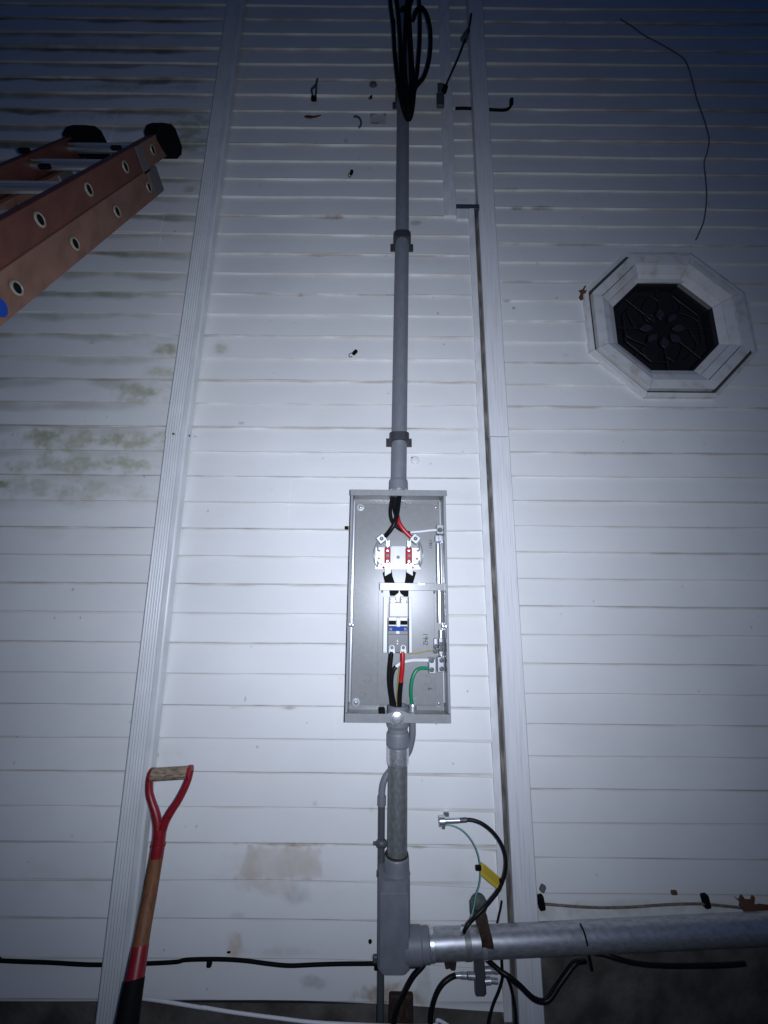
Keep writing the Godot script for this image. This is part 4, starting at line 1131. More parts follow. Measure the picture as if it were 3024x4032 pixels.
	build(S().tube(smooth([Vector3(0.099, 1.8768, 0.05), Vector3(0.0995, 1.8495, 0.046), Vector3(0.0994, 1.8244, 0.04), Vector3(0.0943, 1.7938, 0.03), Vector3(0.0851, 1.7658, 0.02), Vector3(0.0612, 1.7397, 0.016), Vector3(0.0341, 1.7172, 0.018), Vector3(0.0163, 1.6999, 0.022), Vector3(0.006, 1.6798, 0.025), Vector3(0.0018, 1.6578, 0.026), Vector3(0.0014, 1.6343, 0.026)], 6), 0.0108, 14), "upper_bend", M.plastic, g)
	build(S().tube([Vector3(0.0014, 1.6421, 0.026), Vector3(0.0014, 1.6395, 0.026), Vector3(0.001, 1.6168, 0.026)], 0.0140, 14), "coupling", M.plastic, g)
	build(S().tube([Vector3(0.001, 1.6174, 0.026), Vector3(0.0009, 1.5511, 0.026), Vector3(0.001, 1.4518, 0.022), Vector3(0.0019, 1.2886, 0.014), Vector3(0.0025, 1.1516, 0.014), Vector3(0.0036, 1.0473, 0.014) - Vector3(0, 0.1, 0)], 0.0112, 14), "lower_length", M.plastic_dark, g)
	var cl := S()
	cl.tube([Vector3(-0.0073, 1.5125, 0.03), Vector3(0.0013, 1.5178, 0.04), Vector3(0.0116, 1.5126, 0.03)], 0.012, 8)
	cl.block(Vector3(-0.0251, 1.5062, 0.004), Vector3(-0.0082, 1.499, 0.016), 0.002)
	cl.block(Vector3(0.0113, 1.5081, 0.01), Vector3(0.0238, 1.5051, 0.024), 0.002)
	build(cl, "conduit_clip", M.plastic_dark, g)


func cables() -> void:
	# service conductors bundled at the top of the riser
	var o := thing("hanging_cable_bundle", "black service cables hanging in bunched drip loops over the top of the riser", "cable bundle", Vector3(0.08, 4.3, 0.14))
	wire(o, "cable_loop", M.cable_black, [Vector3(0.0039, 5.0053, 0.16), Vector3(0.0131, 4.9137, 0.15), Vector3(0.0221, 4.8378, 0.14), Vector3(0.0319, 4.6698, 0.13), Vector3(0.0465, 4.5205, 0.12), Vector3(0.067, 4.3793, 0.12), Vector3(0.0832, 4.3114, 0.125), Vector3(0.0933, 4.2948, 0.13), Vector3(0.102, 4.304, 0.135), Vector3(0.1115, 4.3679, 0.14), Vector3(0.1162, 4.4524, 0.145), Vector3(0.1103, 4.5246, 0.15), Vector3(0.1032, 4.6579, 0.16), Vector3(0.0952, 4.8305, 0.17), Vector3(0.0974, 4.8831, 0.18), Vector3(0.1163, 4.9433, 0.19)], 0.0088, 5)
	wire(o, "cable_loop", M.cable_black, [Vector3(0.0303, 4.9845, 0.17), Vector3(0.0407, 4.9057, 0.165), Vector3(0.0488, 4.8135, 0.16), Vector3(0.0553, 4.6666, 0.155), Vector3(0.0586, 4.524, 0.15), Vector3(0.067, 4.3906, 0.15), Vector3(0.0793, 4.3127, 0.15), Vector3(0.0901, 4.2871, 0.15), Vector3(0.0983, 4.2973, 0.16), Vector3(0.1015, 4.4058, 0.165), Vector3(0.0981, 4.5844, 0.17), Vector3(0.0904, 4.7561, 0.175), Vector3(0.0833, 4.8756, 0.18), Vector3(0.0944, 4.943, 0.19)], 0.0088, 5)
	wire(o, "cable_loop", M.cable_black, [Vector3(0.0588, 4.8737, 0.17), Vector3(0.0718, 4.8845, 0.172), Vector3(0.0793, 4.8421, 0.175), Vector3(0.0751, 4.7192, 0.172), Vector3(0.0729, 4.5741, 0.168), Vector3(0.0788, 4.4433, 0.166), Vector3(0.0894, 4.3293, 0.164), Vector3(0.097, 4.291, 0.164), Vector3(0.1051, 4.3521, 0.166), Vector3(0.1222, 4.4503, 0.17), Vector3(0.131, 4.5352, 0.175), Vector3(0.1394, 4.6629, 0.18), Vector3(0.1412, 4.7941, 0.185), Vector3(0.1385, 4.8704, 0.19), Vector3(0.136, 4.9224, 0.2)], 0.0084, 5)
	wire(o, "cable_loop", M.cable_black, [Vector3(0.1115, 4.7767, 0.19), Vector3(0.1245, 4.8264, 0.192), Vector3(0.1474, 4.8371, 0.195), Vector3(0.168, 4.803, 0.195), Vector3(0.1822, 4.7383, 0.192), Vector3(0.1865, 4.6724, 0.19), Vector3(0.183, 4.5837, 0.186), Vector3(0.1714, 4.5099, 0.182), Vector3(0.1543, 4.4556, 0.178), Vector3(0.1356, 4.4305, 0.174), Vector3(0.1179, 4.4042, 0.17), Vector3(0.108, 4.3457, 0.166), Vector3(0.1021, 4.2942, 0.162)], 0.0086, 5)
	wire(o, "cable_loop", M.cable_black, [Vector3(0.0238, 4.9463, 0.1), Vector3(0.0298, 4.7677, 0.1), Vector3(0.0409, 4.6101, 0.1), Vector3(0.0539, 4.4772, 0.105), Vector3(0.0716, 4.3819, 0.11), Vector3(0.0864, 4.3412, 0.115)], 0.0095, 5)

	var lv := tag(wire(self, "left_wall_cable", M.rubber, [Vector3(-3.6, 1.2, 0.012), Vector3(-1.3988, 1.2022, 0.012), Vector3(-1.1386, 1.1896, 0.012), Vector3(-0.9925, 1.1844, 0.01), Vector3(-0.8428, 1.1753, 0.004), Vector3(-0.6298, 1.1859, 0.008), Vector3(-0.5841, 1.1953, 0.012), Vector3(-0.5172, 1.1977, 0.012), Vector3(-0.4575, 1.1975, 0.012), Vector3(-0.3976, 1.1943, 0.012), Vector3(-0.3296, 1.1889, 0.014), Vector3(-0.2699, 1.1851, 0.014), Vector3(-0.1958, 1.1873, 0.013), Vector3(-0.1216, 1.189, 0.012), Vector3(-0.0471, 1.1901, 0.012), Vector3(-0.0054, 1.1919, 0.014), Vector3(0.0079, 1.1889, 0.012), Vector3(0.0822, 1.1878, 0.012)], 0.0052, 5), "thin black cable stapled level along the bottom of the siding left of the elbow", "cable") as MeshInstance3D
	lv.name = "wall_cable"
	tag(wire(self, "pale_cord", M.white_wire, [Vector3(-0.7281, 1.1184, 0.03), Vector3(-0.6324, 1.1266, 0.05), Vector3(-0.501, 1.119, 0.06), Vector3(-0.5026, 1.1203, 0.06), Vector3(-0.4241, 1.1106, 0.06), Vector3(-0.2893, 1.0974, 0.06), Vector3(-0.1482, 1.0866, 0.06), Vector3(0.1347, 1.1033, 0.05) - Vector3(0, 0.03, 0), Vector3(0.1659, 1.0877, 0.05), Vector3(0.2125, 1.0661, 0.05)], 0.0042, 5), "pale cord slung below the siding by the spade, sloping down to the right", "cord")
	for q in [Vector3(-0.5106, 1.1879, 0.012), Vector3(-0.0098, 1.1906, 0.02)]:
		var cs := S()
		cs.box(q, Vector3(0.014, 0.018, 0.014), 0.003)
		tag(build(cs, "cable_staple", M.rubber), "black cable staple under the level black cable near the spade" if q.x < -0.2 else "black cable staple against the left side of the grey elbow", "staple", "staples of the wall cable")

	# coax with its connector, green earth wire and yellow tag
	var c := thing("coaxial_cable", "black coaxial cable arching up to a loose silver connector right of the pipe", "cable", Vector3(0.2487, 1.3354, 0.09))
	wire(c, "cable_jacket", M.black, [Vector3(0.2598, 1.5989, 0.07), Vector3(0.282, 1.6, 0.075), Vector3(0.31, 1.5923, 0.08), Vector3(0.3371, 1.5743, 0.085), Vector3(0.3576, 1.55, 0.09), Vector3(0.3679, 1.5243, 0.095), Vector3(0.3683, 1.499, 0.1), Vector3(0.3609, 1.4678, 0.1), Vector3(0.3431, 1.4351, 0.1), Vector3(0.3211, 1.4112, 0.1), Vector3(0.3003, 1.3918, 0.1), Vector3(0.2746, 1.3749, 0.105), Vector3(0.2524, 1.364, 0.115), Vector3(0.2417, 1.3545, 0.118), Vector3(0.236, 1.342, 0.115)], 0.0054)
	build(S().tube([Vector3(0.1954, 1.5948, 0.068), Vector3(0.2157, 1.5953, 0.068), Vector3(0.2409, 1.5968, 0.069)], 0.0082, 14), "connector_barrel", M.bright, c)
	build(S().lathe([Vector2(0.0, 0.0), Vector2(0.0135, 0.0), Vector2(0.0145, 0.003), Vector2(0.0145, 0.018), Vector2(0.012, 0.021), Vector2(0.0, 0.022)], Vector3(0.1778, 1.5926, 0.066), Vector3(0.2409, 1.5968, 0.069) - Vector3(0.1778, 1.5926, 0.066), 6), "connector_nut", M.bright, c)
	build(S().tube([Vector3(0.2401, 1.5967, 0.069), Vector3(0.2494, 1.5972, 0.069), Vector3(0.2628, 1.5989, 0.07)], 0.0068, 12), "cable_boot", M.steel_grey, c)
	build(S().lathe([Vector2(0.0, 0.0), Vector2(0.0045, 0.0), Vector2(0.0045, 0.014), Vector2(0.0, 0.015)], Vector3(0.1915, 1.5887, 0.07), Vector3(0, -1, 0), 10), "earth_screw", M.bright, c)
	tag(wire(self, "earth_wire", M.pale_green, [Vector3(0.2007, 1.5851, 0.07), Vector3(0.2231, 1.5826, 0.072), Vector3(0.2476, 1.5727, 0.074), Vector3(0.2676, 1.5557, 0.076), Vector3(0.283, 1.534, 0.078), Vector3(0.292, 1.5119, 0.08), Vector3(0.2964, 1.4871, 0.08), Vector3(0.2968, 1.4589, 0.08), Vector3(0.2912, 1.4298, 0.078), Vector3(0.2817, 1.406, 0.076), Vector3(0.2762, 1.383, 0.075), Vector3(0.2705, 1.3692, 0.08), Vector3(0.2587, 1.3622, 0.1), Vector3(0.2503, 1.3538, 0.112)], 0.0021), "thin pale green earth wire arching beside the black coaxial cable", "wire")
	var y := thing("yellow_tag", "small yellow plastic warning tag tied between the green wire and the coaxial cable", "tag", Vector3(0.324, 1.4709, 0.1))
	var tp := PackedVector2Array()
	var pin: Vector3 = Vector3(0.3245, 1.4698, 0.098)
	for q in [Vector3(0.2952, 1.5043, 0.098), Vector3(0.3087, 1.496, 0.098), Vector3(0.329, 1.4809, 0.098), Vector3(0.3585, 1.4576, 0.098), Vector3(0.3519, 1.4315, 0.098), Vector3(0.3421, 1.4362, 0.098), Vector3(0.3157, 1.4545, 0.098), Vector3(0.293, 1.4723, 0.098)]:
		tp.append(Vector2(q.x - pin.x, q.y - pin.y))
	build(S().prism(tp, pin, Vector3.RIGHT, Vector3.UP, Vector3(0, 0, 0.0022)), "tag_sheet", M.yellow_tag, y)
	build(S().box(Vector3(0.2874, 1.4906, 0.101), Vector3(0.015, 0.013, 0.01), 0.002), "tag_clip", M.rubber, y)
	build(S().box(Vector3(0.3494, 1.4592, 0.102), Vector3(0.007, 0.012, 0.004), 0.001), "tag_tie", M.rubber, y)
	var lines := []
	for k in 3:
		var f := float(k) / 3.0
		lines.append([(Vector3(0.3031, 1.494, 0.1006)).lerp(Vector3(0.299, 1.4752, 0.1006), f), (Vector3(0.3467, 1.4618, 0.1006)).lerp(Vector3(0.3434, 1.4433, 0.1006), f)])
	build(S().strokes(lines, 0.0012, Vector3(0, 0, 0.0004)), "tag_rule", M.ink, y)

	# rusty hanger strap, lichen-grey fitting behind it
	var h := thing("rusty_pipe_hanger", "rust brown hanger strap hooked round the level pipe below the green grey fitting", "pipe hanger", Vector3(0.291, 1.2679, 0.1))
	var band := func(pts: Array, wd: Vector3, w: float, th: float) -> Shape:
		var s := S()
		var sm := smooth(pts, 5)
		for k in sm.size() - 1:
			var a: Vector3 = sm[k]
			var b: Vector3 = sm[k + 1]
			var nn := wd.cross(b - a).normalized()
			var mid := (a + b) * 0.5 - nn * th * 0.5
			var q := [a - wd * w * 0.5, a + wd * w * 0.5, b + wd * w * 0.5, b - wd * w * 0.5]
			s.quad(q[0], q[1], q[2], q[3], -nn, -nn, -nn, -nn)
			s.quad(q[0] + nn * th, q[1] + nn * th, q[2] + nn * th, q[3] + nn * th, nn, nn, nn, nn)
			for e in [[0, 3, -1.0], [1, 2, 1.0]]:
				s.quad(q[e[0]], q[e[1]], q[e[1]] + nn * th, q[e[0]] + nn * th, wd * e[2], wd * e[2], wd * e[2], wd * e[2])
		return s
	build(band.call([Vector3(0.3009, 1.3402, 0.03), Vector3(0.2973, 1.3543, 0.07), Vector3(0.2926, 1.3582, 0.106), Vector3(0.2955, 1.3445, 0.117), Vector3(0.3009, 1.3216, 0.1165), Vector3(0.3038, 1.2963, 0.108), Vector3(0.305, 1.2639, 0.09)], Vector3(0.985, -0.17, 0), 0.034, 0.0025), "strap_band", M.rust, h)
	build(S().lathe([Vector2(0.0, 0.012), Vector2(0.012, 0.011), Vector2(0.02, 0.006), Vector2(0.026, 0.0), Vector2(0.026, -0.012)], Vector3(0.3019, 1.3471, 0.022), Vector3(0.05, 0.1, 1), 18), "round_cap", M.lichen, h)
	build(S().box(Vector3(0.2782, 1.3471, 0.03), Vector3(0.014, 0.036, 0.012), 0.004), "cap_ear", M.lichen, h)
	build(S().box(Vector3(0.2863, 1.2164, 0.07), Vector3(0.028, 0.105, 0.02), 0.004), "splitter_block", M.steel_grey, h)
	build(S().box(Vector3(0.2978, 1.1907, 0.07), Vector3(0.01, 0.05, 0.01), 0.002), "splitter_stem", M.steel_grey, h)
	for q in [[Vector3(0.2146, 1.2084, 0.072), Vector3(0.2323, 1.2091, 0.072), 0.0062], [Vector3(0.2323, 1.2091, 0.072), Vector3(0.2481, 1.2086, 0.072), 0.0075], [Vector3(0.252, 1.2086, 0.072), Vector3(0.2717, 1.2081, 0.072), 0.0085], [Vector3(0.3, 1.2235, 0.075), Vector3(0.3169, 1.2243, 0.075), 0.0085], [Vector3(0.3169, 1.2243, 0.075), Vector3(0.3365, 1.2212, 0.075), 0.0065], [Vector3(0.2995, 1.1961, 0.072), Vector3(0.3165, 1.1975, 0.072), 0.0085], [Vector3(0.3165, 1.1975, 0.072), Vector3(0.3372, 1.1964, 0.072), 0.0065]]:
		build(S().tube([q[0], q[0].lerp(q[1], 0.5), q[1]], q[2], 8), "coax_plug", M.zinc, h)

	var names := [
		["black cable bending from under the elbow straight down to the ground", [Vector3(0.072, 1.2145, 0.05), Vector3(0.1034, 1.2238, 0.06), Vector3(0.126, 1.2391, 0.075), Vector3(0.1176, 1.2324, 0.08), Vector3(0.0977, 1.2161, 0.082), Vector3(0.0819, 1.1953, 0.082), Vector3(0.0664, 1.1683, 0.08), Vector3(0.0532, 1.1462, 0.08), Vector3(0.0448, 1.1244, 0.08), Vector3(0.0395, 1.0997, 0.08), Vector3(0.0358, 1.0691, 0.08)], 0.0070],
		["black cable looping from the left plug of the splitter down out of view", [Vector3(0.2166, 1.209, 0.072), Vector3(0.2001, 1.2062, 0.076), Vector3(0.1796, 1.1964, 0.08), Vector3(0.1634, 1.1785, 0.082), Vector3(0.1521, 1.1548, 0.082), Vector3(0.1457, 1.1282, 0.08), Vector3(0.143, 1.1004, 0.08), Vector3(0.1418, 1.0699, 0.08)], 0.0064],
		["black cable swinging from under the pipe down and up to the zip tie", [Vector3(0.306, 1.2361, 0.05), Vector3(0.317, 1.2401, 0.07), Vector3(0.3388, 1.2352, 0.09), Vector3(0.3626, 1.2287, 0.1), Vector3(0.3922, 1.2085, 0.1), Vector3(0.414, 1.1899, 0.1), Vector3(0.4323, 1.1777, 0.1), Vector3(0.4549, 1.1732, 0.1), Vector3(0.4746, 1.1811, 0.1), Vector3(0.5013, 1.2054, 0.095), Vector3(0.5292, 1.2286, 0.09), Vector3(0.5484, 1.2426, 0.085), Vector3(0.5671, 1.2494, 0.08), Vector3(0.5955, 1.2367, 0.06)], 0.0066],
		["black cable end lying in the air below the pipe at right", [Vector3(0.633, 1.2489, 0.05), Vector3(0.6511, 1.2541, 0.06), Vector3(0.6861, 1.2512, 0.07), Vector3(0.7302, 1.2418, 0.07), Vector3(0.7747, 1.237, 0.07), Vector3(0.8196, 1.2354, 0.07), Vector3(0.8647, 1.235, 0.07), Vector3(0.9552, 1.2368, 0.07), Vector3(1.0097, 1.2387, 0.07), Vector3(1.0518, 1.242, 0.07)], 0.0062],
		["thin dark wire slanting behind the trim board foot above the pipe", [Vector3(0.3747, 1.3498, 0.008), Vector3(0.3698, 1.33, 0.008), Vector3(0.3623, 1.3099, 0.01), Vector3(0.3546, 1.2865, 0.012), Vector3(0.3484, 1.2619, 0.012)], 0.0034],
		["thin dark wire dropping below the pipe beside the splitter plugs", [Vector3(0.3614, 1.2286, 0.03), Vector3(0.3615, 1.2, 0.03), Vector3(0.3614, 1.1781, 0.032), Vector3(0.356, 1.1567, 0.03), Vector3(0.3469, 1.1369, 0.03), Vector3(0.3337, 1.114, 0.03), Vector3(0.3238, 1.0913, 0.03), Vector3(0.3152, 1.0624, 0.03)], 0.0042],
		["thin dark wire curving down along the trim board to the bottom edge", [Vector3(0.3744, 1.1794, 0.04), Vector3(0.3848, 1.1503, 0.03), Vector3(0.3918, 1.1202, 0.025), Vector3(0.3957, 1.0909, 0.025), Vector3(0.397, 1.0594, 0.025), Vector3(0.3966, 1.027, 0.025)], 0.0048],
	]
	for q in names:
		tag(wire(self, "loose_cable", M.black, q[1], q[2]), q[0], "cable", "loose black cables round the level pipe")
	tag(wire(self, "zip_tie", M.rubber, [Vector3(0.5886, 1.3257, 0.05), Vector3(0.5787, 1.3453, 0.095), Vector3(0.5782, 1.339, 0.113), Vector3(0.5827, 1.317, 0.113), Vector3(0.5953, 1.2822, 0.09), Vector3(0.6033, 1.2527, 0.08), Vector3(0.6094, 1.2255, 0.075)], 0.0024), "black zip tie round the level pipe holding the swinging cable", "zip tie")
	# a strip of old brown board on the ground under the siding
	build(S().box(Vector3(0.0628, 1.0734, 0.03) - Vector3(0, 0.04, 0), Vector3(0.07, 0.2, 0.02), 0.004), "stub_board", M.rust)
	tag(get_node("stub_board"), "rusty brown stub under the siding beside the thin conduit", "stub")


func ladder() -> void:
	var o := thing("extension_ladder", "orange fibreglass extension ladder leaning in from the left with black rubber tips", "ladder", Vector3(-1.13, 0.78, 1.8))
	var u := Vector3(0, 0.8994, -0.4371)
	var nn := Vector3(0, 0.4371, 0.8994)
	var bs := Basis(Vector3.RIGHT, u, nn)
	var org := Vector3(0, 3.1722, 0.6409)
	var at := func(x: float, t: float, s: float) -> Vector3: return Vector3(x, 0, 0) + org + u * t + nn * s
	var bar := func(xa: float, xb: float, ta: float, tb: float, sa: float, sb: float, bev: float) -> Shape: return S().box(at.call((xa + xb) * 0.5, (ta + tb) * 0.5, (sa + sb) * 0.5), Vector3(absf(xb - xa), absf(tb - ta), absf(sb - sa)), bev, bs)
	for side in [0, 1]:
		var web: float = -0.962 if side == 0 else -1.306
		var ins := -1.0 if side == 0 else 1.0
		var tip := 0.0 if side == 0 else -0.065
		for sec in [0, 1]:
			var s0 := 0.0 if sec == 0 else -0.0765
			var s1 := -0.0745 if sec == 0 else -0.1625
			var t1: float = (1.18 if sec == 0 else 0.955) + tip
			var t0: float = -1.9 if sec == 0 else -2.66
			var w: float = web + (0.0 if sec == 0 else 0.002 * -ins)
			var m: Material = M.fibre if sec == 0 else M.fibre_old
			var rail := bar.call(w + ins * 0.005, w, t0, t1, s0, s1, 0.0015) as Shape
			for sx in [[s0, s0 - 0.006], [s1 + 0.006, s1]]:
				var fl := bar.call(w + ins * 0.028, w + ins * 0.0045, t0, t1, sx[0], sx[1], 0.0012) as Shape
				rail.v.append_array(fl.v)
				rail.n.append_array(fl.n)
				rail.uv.append_array(fl.uv)
			build(rail, "fly_rail" if sec == 0 else "base_rail", m, o)
			# the metal cap where the base section ends
			if sec == 1:
				build(bar.call(w - ins * 0.0015, w + ins * 0.030, t1 - 0.09, t1 + 0.016, s0 - 0.001, s1 - 0.002, 0.006), "end_guard", M.ladder_plate, o)
			else:
				build(bar.call(w - ins * 0.002, w + ins * 0.001, 0.845 + tip, 0.905 + tip, s0 - 0.002, s1 - 0.010, 0.001), "lock_plate", M.ladder_plate, o)
				build(bar.call(w - ins * 0.0012, w + ins * 0.001, 0.905 + tip, 1.18 + tip, s0 - 0.001, s1 - 0.001, 0.0008), "tip_sleeve", M.fibre_old, o)
		# rubber tip
		var poly := PackedVector2Array()
		for q in [Vector2(1.0604, -0.0159), Vector2(1.0739, 0.0091), Vector2(1.1215, 0.0218), Vector2(1.1776, 0.0199), Vector2(1.253, 0.0061), Vector2(1.2859, -0.0133), Vector2(1.2938, -0.0444), Vector2(1.2986, -0.0793), Vector2(1.2668, -0.0979), Vector2(1.2017, -0.1017), Vector2(1.1249, -0.0877), Vector2(1.101, -0.0662)]:
			poly.append(q + Vector2(tip, 0))
		var bt := S()
		bt.prism(poly, at.call(web - ins * 0.006, 0.0, 0.0), u, nn, Vector3(ins * 0.05, 0, 0))
		build(bt, "rubber_tip", M.rubber, o)
	var rungs := func(ts: Array, s: float, dz: float, part: String) -> void:
		for t in ts:
			var a: Vector3 = at.call(-0.965, t, s)
			var b: Vector3 = at.call(-1.303, t, s)
			var sh := S()
			sh.tube([a, a.lerp(b, 0.5), b], 0.0145, 12, -1.0, false, 0.8)
			var rg0 := build(sh, part, M.rung, o)
			build(S().box((a + b) * 0.5 + Vector3(0, 0.0122, 0.004), Vector3(0.332, 0.003, 0.022), 0.001), "tread", M.bright, rg0)
			for e in [[-0.9605, 1.0], [-1.3075, -1.0]]:
				var c: Vector3 = at.call(e[0] + dz * e[1], t, s)
				var rg := S()
				rg.lathe([Vector2(0.0125, -0.004), Vector2(0.0128, 0.0025), Vector2(0.0145, 0.004), Vector2(0.0180, 0.0025), Vector2(0.0190, -0.001)], c, Vector3(e[1], 0, 0), 20)
				build(rg, "rung_collar", M.collar, o)
				build(S().lathe([Vector2(0.0, 0.0008), Vector2(0.0128, 0.0016)], c, Vector3(e[1], 0, 0), 16), "rung_hole", M.rubber, o)
	rungs.call([0.990, 0.716, 0.427, 0.136, -0.160, -0.46, -0.76, -1.06, -1.36, -1.66], -0.035, 0.0, "rung")
	rungs.call([0.832, 0.528, 0.222, -0.088, -0.395, -0.70, -1.005, -1.31, -1.615, -1.92, -2.225, -2.53], -0.1205, 0.0035, "rung")
	var dot := S()
	dot.lathe([Vector2(0.0, 0.0006), Vector2(0.024, 0.0006), Vector2(0.0245, -0.0004)], at.call(-0.9592, -0.172, -0.129), Vector3.RIGHT, 24)
	build(dot, "blue_sticker", M.blue, o)
	for q in [[-1.04, 0.86, -0.008], [-1.16, 0.57, -0.008], [-1.29, 0.70, 0.010]]:
		build(S().box(at.call(q[0], q[1], q[2]), Vector3(0.035, 0.022, 0.014), 0.005, bs), "rung_lock", M.rubber, o)


func spade() -> void:
	var o := thing("garden_spade", "red and wood handled spade leaning against the downspout, its grip upward", "spade", Vector3(-0.68, 0.75, 0.28))
	build(S().tube([Vector3(-0.6927, 1.7373, 0.125), Vector3(-0.6645, 1.7385, 0.125), Vector3(-0.6311, 1.7408, 0.125), Vector3(-0.6015, 1.7427, 0.125), Vector3(-0.5748, 1.7449, 0.125)], 0.0178, 18), "wooden_grip", M.grip_wood, o)
	for q in [[Vector3(-0.6919, 1.7373, 0.125), 0.0185], [Vector3(-0.577, 1.7449, 0.125), 0.0190]]:
		build(S().lathe([Vector2(0.0, 0.006), Vector2(0.012, 0.0055), Vector2(q[1], 0.003), Vector2(q[1], -0.004), Vector2(0.014, -0.005)], q[0], Vector3(-1, 0.05, 0) if q[1] < 0.0187 else Vector3(1, -0.05, 0), 18), "grip_end", M.red_enamel, o)
	build(S().tube(smooth([Vector3(-0.6937, 1.7426, 0.125), Vector3(-0.6944, 1.7194, 0.127), Vector3(-0.6887, 1.6906, 0.129), Vector3(-0.6769, 1.6655, 0.131), Vector3(-0.6623, 1.6407, 0.133), Vector3(-0.6522, 1.6162, 0.135), Vector3(-0.6461, 1.5889, 0.137)], 6), 0.0088, 14, 0.0125, true), "yoke_arm", M.red_enamel, o)
	build(S().tube(smooth([Vector3(-0.5752, 1.749, 0.125), Vector3(-0.5782, 1.727, 0.127), Vector3(-0.5865, 1.7013, 0.129), Vector3(-0.6005, 1.671, 0.131), Vector3(-0.6168, 1.6443, 0.133), Vector3(-0.6305, 1.6164, 0.135), Vector3(-0.6371, 1.5858, 0.137)], 6), 0.0088, 14, 0.0125, true), "yoke_arm", M.red_enamel, o)
	build(S().tube([Vector3(-0.6427, 1.6015, 0.137), Vector3(-0.6409, 1.5863, 0.138), Vector3(-0.64, 1.5624, 0.14), Vector3(-0.6404, 1.5475, 0.141), Vector3(-0.6405, 1.529, 0.143)], 0.0168, 20, 0.0180, true), "yoke_socket", M.red_enamel, o)
	build(S().tube([Vector3(-0.6399, 1.564, 0.14), Vector3(-0.6401, 1.5606, 0.14), Vector3(-0.64, 1.558, 0.141)], 0.0192, 20), "socket_bead", M.red_enamel, o)
	build(S().tube([Vector3(-0.6403, 1.5333, 0.143), Vector3(-0.6405, 1.4919, 0.15), Vector3(-0.6375, 1.4423, 0.165), Vector3(-0.634, 1.4023, 0.182), Vector3(-0.6291, 1.36, 0.2)], 0.0176, 20, 0.0195, true), "wooden_shaft", M.handle_wood, o)
	build(S().tube([Vector3(-0.6296, 1.364, 0.198), Vector3(-0.6251, 1.3368, 0.212), Vector3(-0.6207, 1.3095, 0.226)], 0.0204, 20, 0.0222, true), "red_ferrule", M.red_enamel, o)
	var bot: Vector3 = Vector3(-0.6097, 1.2511, 0.26)
	var dir: Vector3 = (bot - Vector3(-0.6209, 1.311, 0.226)).normalized()
	build(S().tube([Vector3(-0.6215, 1.3128, 0.225), Vector3(-0.6156, 1.2815, 0.243), bot, bot + dir * 0.08], 0.0235, 20, 0.028, true), "blade_socket", M.rubber, o)
	build(S().box(bot + dir * 0.27, Vector3(0.17, 0.40, 0.006), 0.002, Basis(Vector3.UP.cross(Vector3.BACK), -dir, Vector3.RIGHT.cross(-dir).normalized())), "blade", M.rubber, o)


